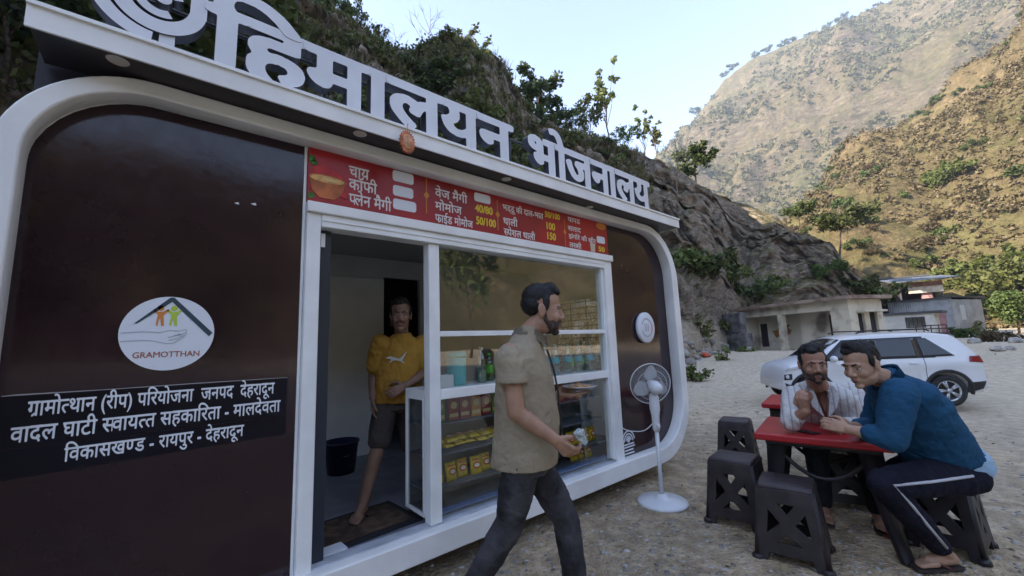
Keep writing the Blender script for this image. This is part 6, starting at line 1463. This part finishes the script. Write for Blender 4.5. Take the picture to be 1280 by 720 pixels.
for i in range(1600):
    if n >= 330: break
    a = R7.uniform(-48, 58); t = R7.uniform(.10, 1.0) ** .8
    p = H1.at(a, t); v = p - CAM; dd = v.dot(CF)
    if dd < 3: continue
    sx_ = 640 + FL * v.dot(CR) / dd; sy_ = 360 - FL * v.dot(CU) / dd
    if not (-60 < sx_ < 1080 and -120 < sy_ < 380): continue
    if sx_ > 830 and (sy_ > 255 and R7.random() < .80): continue           # the bare rock face keeps few plants
    if sx_ < 620 and sy_ > 260: continue
    k = SC[int(R7.integers(len(SC)))]; ks = R7.uniform(.5, 1.0)
    top = float(np.interp(sx_, RLX, RLY)); hh = {'leafy': 5.5, 'airy': 5.5, 'pale': 4.2}.get(k, 1.6) * ks * FL / dd
    if sy_ - hh < top - 14: k = ('bushA', 'bushB', 'bushP')[i % 3]; ks = min(ks, .8)
    if sx_ > 830 and k in ('airy', 'leafy', 'pale'): k = 'bushC'
    tree_at(k, p - Vector((0, 0, .2)), ks, {'bushA': 'dark green bush among the scrub on the slope behind the cabin', 'bushB': 'mid green bush among the scrub on the slope behind the cabin', 'bushC': 'dry brownish bush among the scrub on the slope behind the cabin', 'bushP': 'pale sparse bush among the scrub on the slope behind the cabin', 'airy': 'slender young tree among the scrub on the slope behind the cabin', 'pale': 'sparse pale young tree among the scrub on the slope behind the cabin', 'leafy': 'small dark leafy tree among the scrub on the slope behind the cabin'}[k], {'bushA': 'dark bushes on the near slope', 'bushB': 'green bushes on the near slope', 'bushC': 'dry bushes on the near slope', 'bushP': 'pale bushes on the near slope', 'airy': 'young trees on the near slope', 'pale': 'pale young trees on the near slope', 'leafy': 'small dark trees on the near slope'}[k]); n += 1
n = 0
for i in range(1500):
    if n >= 280: break
    a = R7.uniform(52, 100); t = R7.uniform(.02, 1.0); p = H2.at(a, t); v = p - CAM; dd = v.dot(CF)
    sx_ = 640 + FL * v.dot(CR) / dd; sy_ = 360 - FL * v.dot(CU) / dd
    if not (940 < sx_ < 1330 and -60 < sy_ < 400): continue
    g = vnoise(np.array([p.x * .03]), np.array([p.y * .03]), np.array([p.z * .05]))[0]
    k = 'bushS' if g > .28 else ('bushC' if R7.random() < .55 else 'bushA'); 
    tree_at(k, p - Vector((0, 0, .3)), R7.uniform(.6, 1.9) * (1.15 if k == 'bushS' else .8), {'bushS': 'fresh green bush on the sunlit brown hill', 'bushC': 'dry bush on the sunlit brown hill', 'bushA': 'dark bush on the sunlit brown hill'}[k], {'bushS': 'fresh bushes on the brown hill', 'bushC': 'dry bushes on the brown hill', 'bushA': 'dark bushes on the brown hill'}[k]); n += 1
for k, (px, py) in enumerate(((905, 103), (918, 96), (946, 80), (962, 74), (978, 68), (990, 63), (1012, 55), (1034, 46), (1052, 40), (1068, 34), (1085, 28), (1092, 24), (1124, 2), (870, 150), (852, 176))):
    tree_at('acacia', hp(H3, px, py, 1.0) - Vector((0, 0, 1.5)), R7.uniform(1.5, 2.6), 'tiny dark tree on the skyline of the far mountain', 'skyline trees of the far mountain')
# --- scrub that nobody could count
def scatter_mesh(name, h, n, a0, a1, t0, t1, size, leafm, seed, clump=1.0, per=14, dens=None, thr=-.12):
    rng = np.random.default_rng(seed); a = rng.uniform(a0, a1, n); t = rng.uniform(t0, t1, n); x, y, z = h.pt(a, t); c = np.stack([x, y, z + clump * .35], -1)
    if dens is not None: c = c[fbm(c[:, 0] * dens, c[:, 1] * dens, c[:, 2] * dens, oct=3) > thr]
    v, f = leaves(c, clump * rng.uniform(.5, 1.3, len(c)), per, size, rng, .3, 1.5); o = np_obj(name, v, f, leafm); o['kind'] = 'stuff'; return o
scatter_mesh('mountain_scrub', H3, 12000, 38, 98, .05, 1.0, 1.2, leaf_mat('scrub_olive', (.05, .052, .022), (.105, .10, .045), .05), 61, 2.2, 14, .02)
scatter_mesh('brown_hill_scrub', H2, 14000, 50, 100, .0, 1.0, .30, leaf_mat('scrub_tan', (.085, .078, .032), (.19, .165, .082), .1), 62, .8, 16, .10, -.30)
scatter_mesh('opposite_scrub', H2, 8000, 100, 235, .0, 1.0, .7, leaf_mat('scrub_dark', (.03, .04, .015), (.14, .12, .05), .15), 64, 1.6, 14, .05)
def grass(name, h, n, a0, a1, t0, t1, hh, leafm, seed, dens=.2):
    rng = np.random.default_rng(seed); a = rng.uniform(a0, a1, n); t = rng.uniform(t0, t1, n); x, y, z = h.pt(a, t); c = np.stack([x, y, z - .05], -1); c = c[fbm(x * dens, y * dens, z * dens, oct=3) > -.15]; per = 9
    b = np.repeat(c, per, 0) + rng.normal(size=(len(c) * per, 3)) * np.array([.13, .13, .02]); m = len(b); w = rng.normal(size=(m, 3)) * np.array([1, 1, 0]); w /= np.linalg.norm(w, axis=1)[:, None]
    tip = b + np.stack([rng.normal(size=m) * .35, rng.normal(size=m) * .35, np.ones(m)], -1) * hh * rng.uniform(.5, 1.3, (m, 1)); w *= .022 * hh / .4
    v = np.stack([b - w, b + w, tip + w * .2, tip - w * .2], 1).reshape(-1, 3); o = np_obj(name, v, np.arange(m * 4).reshape(-1, 4), leafm); o['kind'] = 'stuff'; return o
scatter_mesh('slope_scrub', H1, 5200, -48, 34, .12, 1.0, .20, leaf_mat('scrub_green', (.05, .075, .022), (.16, .18, .06), .25), 65, .62, 26, .16, -.25)
scatter_mesh('cliff_scrub', H1, 900, 34, 60, .15, 1.0, .20, MATS['scrub_green'], 66, .5, 22, .2, .1)
grass('slope_grass', H1, 15000, -40, 60, .04, 1.0, .55, leaf_mat('grass_mix', (.05, .06, .02), (.22, .18, .08), .3), 63)
# --- stones
def stones(name, pts, sizes, m, seed):
    rng = np.random.default_rng(seed); bm = BM(); bmesh.ops.create_icosphere(bm, subdivisions=1, radius=1); bv = np.array([v.co for v in bm.verts]); bf = np.array([[v.index for v in f.verts] for f in bm.faces]); bm.free()
    n = len(pts); k = len(bv); sc = np.asarray(sizes)[:, None, None] * rng.uniform(.55, 1.2, (n, 1, 3)) * np.array([1, 1, .62]); jit = 1 + .22 * rng.normal(size=(n, k, 1)); v = bv[None] * jit * sc
    a = rng.uniform(0, 6.28, n); ca, sa = np.cos(a)[:, None], np.sin(a)[:, None]; v = np.stack([v[..., 0] * ca - v[..., 1] * sa, v[..., 0] * sa + v[..., 1] * ca, v[..., 2]], -1) + np.asarray(pts)[:, None, :]
    f = (bf[None] + (np.arange(n) * k)[:, None, None]).reshape(-1, 3); o = np_obj(name, v.reshape(-1, 3), f, m); o['kind'] = 'stuff'; return o
def stone_mat():
    m, t, b, o = newmat('stone_mix', .9, .2); g = t.nodes.new('ShaderNodeNewGeometry'); n = noise(t, o, 30, 4)
    c = ramp(t, g.outputs['Random Per Island'], [(0, (.17, .155, .14)), (.35, (.25, .23, .20)), (.7, (.36, .34, .30)), (1, (.52, .50, .46))]); t.links.new(mixc(t, 1.0, c, ramp(t, n, [(.3, (.7, .7, .7)), (.7, (1.15, 1.15, 1.15))]), 'MULTIPLY'), b.inputs['Base Color']); return m
STN = stone_mat()
def on_ground(x, y, k=0.0):
    Q = np.hypot(x - 1.0, y + 1.5); return gz(x, y) + 0.02 * fbm(x * 1.1, y * 1.1, oct=4) * sstep(0.2, 2, Q) + 0.10 * fbm(x * .22, y * .22, 5.0, oct=3) * sstep(6, 14, Q) + k
n = 22000; a = np.radians(R7.uniform(15, 100, n)); d = 1.1 + 9.5 * R7.random(n) ** 1.4; x, y = d * np.sin(a), -2.45 + d * np.cos(a)
keep = ((y < .12) | (x > 4.7) | (R7.random(n) < .15)) & (fbm(x * .9, y * .9, oct=3) > -.35 - .2 * R7.random(n)); x, y = x[keep], y[keep]
stones('loose_gravel', np.stack([x, y, on_ground(x, y, -.002)], -1), .004 + .020 * R7.random(len(x)) ** 3.4, STN, 71)
n = 420; d = R7.uniform(3, 26, n); a = np.radians(R7.uniform(38, 96, n)); x, y = d * np.sin(a), -2.45 + d * np.cos(a); k_ = (y < -.2) | (x > 5); x, y = x[k_], y[k_]
stones('scattered_stones', np.stack([x, y, on_ground(x, y, .0)], -1), .014 + .05 * R7.random(len(x)) ** 3 * np.clip(np.hypot(x, y) / 14, .2, 1), STN, 72)
n = 900; d = R7.uniform(1.4, 12, n); a = np.radians(R7.uniform(20, 98, n)); x, y = d * np.sin(a), -2.45 + d * np.cos(a); k_ = ((y < .1) | (x > 4.8)) & (fbm(x * .6 + 9, y * .6, oct=3) > -.05); x, y = x[k_], y[k_]
v, f = leaves(np.stack([x, y, on_ground(x, y, .008)], -1), np.full(len(x), .006), 1, .028, R7, 2.5, 2.4); lt = np_obj('ground_litter', v, f, leaf_mat('dry_litter', (.10, .075, .04), (.34, .27, .15), .1)); lt['kind'] = 'stuff'
# rubble at the foot of the bank, right of the cabin
aa = R7.uniform(azel(845, 430)[0], azel(945, 430)[0], 420); tt = R7.uniform(.0, .10, 420) * R7.random(420); x, y, z = H1.pt(aa, tt)
stones('bank_rubble', np.stack([x, y, z + .05], -1), .07 + .26 * R7.random(420) ** 2.5, STN, 73)
def boulder(px, d, s, label, dz=0, m=None):
    p = P(px, 430, d); p.z = float(on_ground(np.array([p.x]), np.array([p.y]))[0]) + s * .25 + dz; rng = np.random.default_rng(int(px)); bm = BM(); bmesh.ops.create_icosphere(bm, subdivisions=3, radius=s)
    for v in bm.verts:
        q = v.co.normalized(); nn = float(fbm(np.array([q.x * 1.6 + px]), np.array([q.y * 1.6]), np.array([q.z * 1.6]), oct=4)[0]); v.co = Vector((v.co.x * 1.2, v.co.y * .9, v.co.z * .65)) * (1 + .32 * nn)
    o = mesh_obj('boulder', bm, m or mat('pale_boulder', (.40, .38, .34), .9, var=.3, vscale=4, bump=.02, bscale=12), None, True); o.location = p; tag(o, label, 'boulder'); return o
boulder(1246, 15.5, .22, 'pale boulder on the gravel right of the car'); boulder(1262, 15.8, .17, 'smaller pale boulder touching the pale boulder right of the car'); boulder(1272, 20, .30, 'grey boulder at the right edge by the rising path'); boulder(1218, 21, .28, 'grey boulder behind the rear of the car'); boulder(1100, 25, .3, 'boulder at the right corner of the ruin'); boulder(935, 23, .28, 'boulder before the stone wall stub'); boulder(865, 20, .35, 'boulder at the foot of the earth bank near the cabin end'); boulder(1258, 24, .5, 'large grey boulder on the slope below the right edge trees')
p = P(882, 452, 20.5); rag = thing('red_rag', 'orange red rag lying on the rubble at the bank foot', 'rag', (p.x, p.y, float(gz(p.x, p.y)))); bm = BM()
for k in range(9): ell(bm, (R7.normal() * .16, R7.normal() * .12, .08 + R7.random() * .18), (.14, .10, .06), None, 8, 6)
remesh('cloth', bm, mat('red_cloth', (.5, .09, .04), .8), rag, .03, 2, .08, .1)
# --- the air between
hz_ = BM(); bx(hz_, -700, 1250, -700, 1000, -7, 400); hm = bpy.data.materials.new('haze_air'); hm.use_nodes = True; t = hm.node_tree; t.nodes.clear()
out = t.nodes.new('ShaderNodeOutputMaterial'); pv = t.nodes.new('ShaderNodeVolumePrincipled'); pv.inputs['Color'].default_value = (.66, .80, 1, 1); pv.inputs['Density'].default_value = .00046; pv.inputs['Anisotropy'].default_value = .0; t.links.new(pv.outputs[0], out.inputs['Volume'])
HAZE = True
if HAZE: ho = mesh_obj('haze', hz_, hm); ho['kind'] = 'stuff'
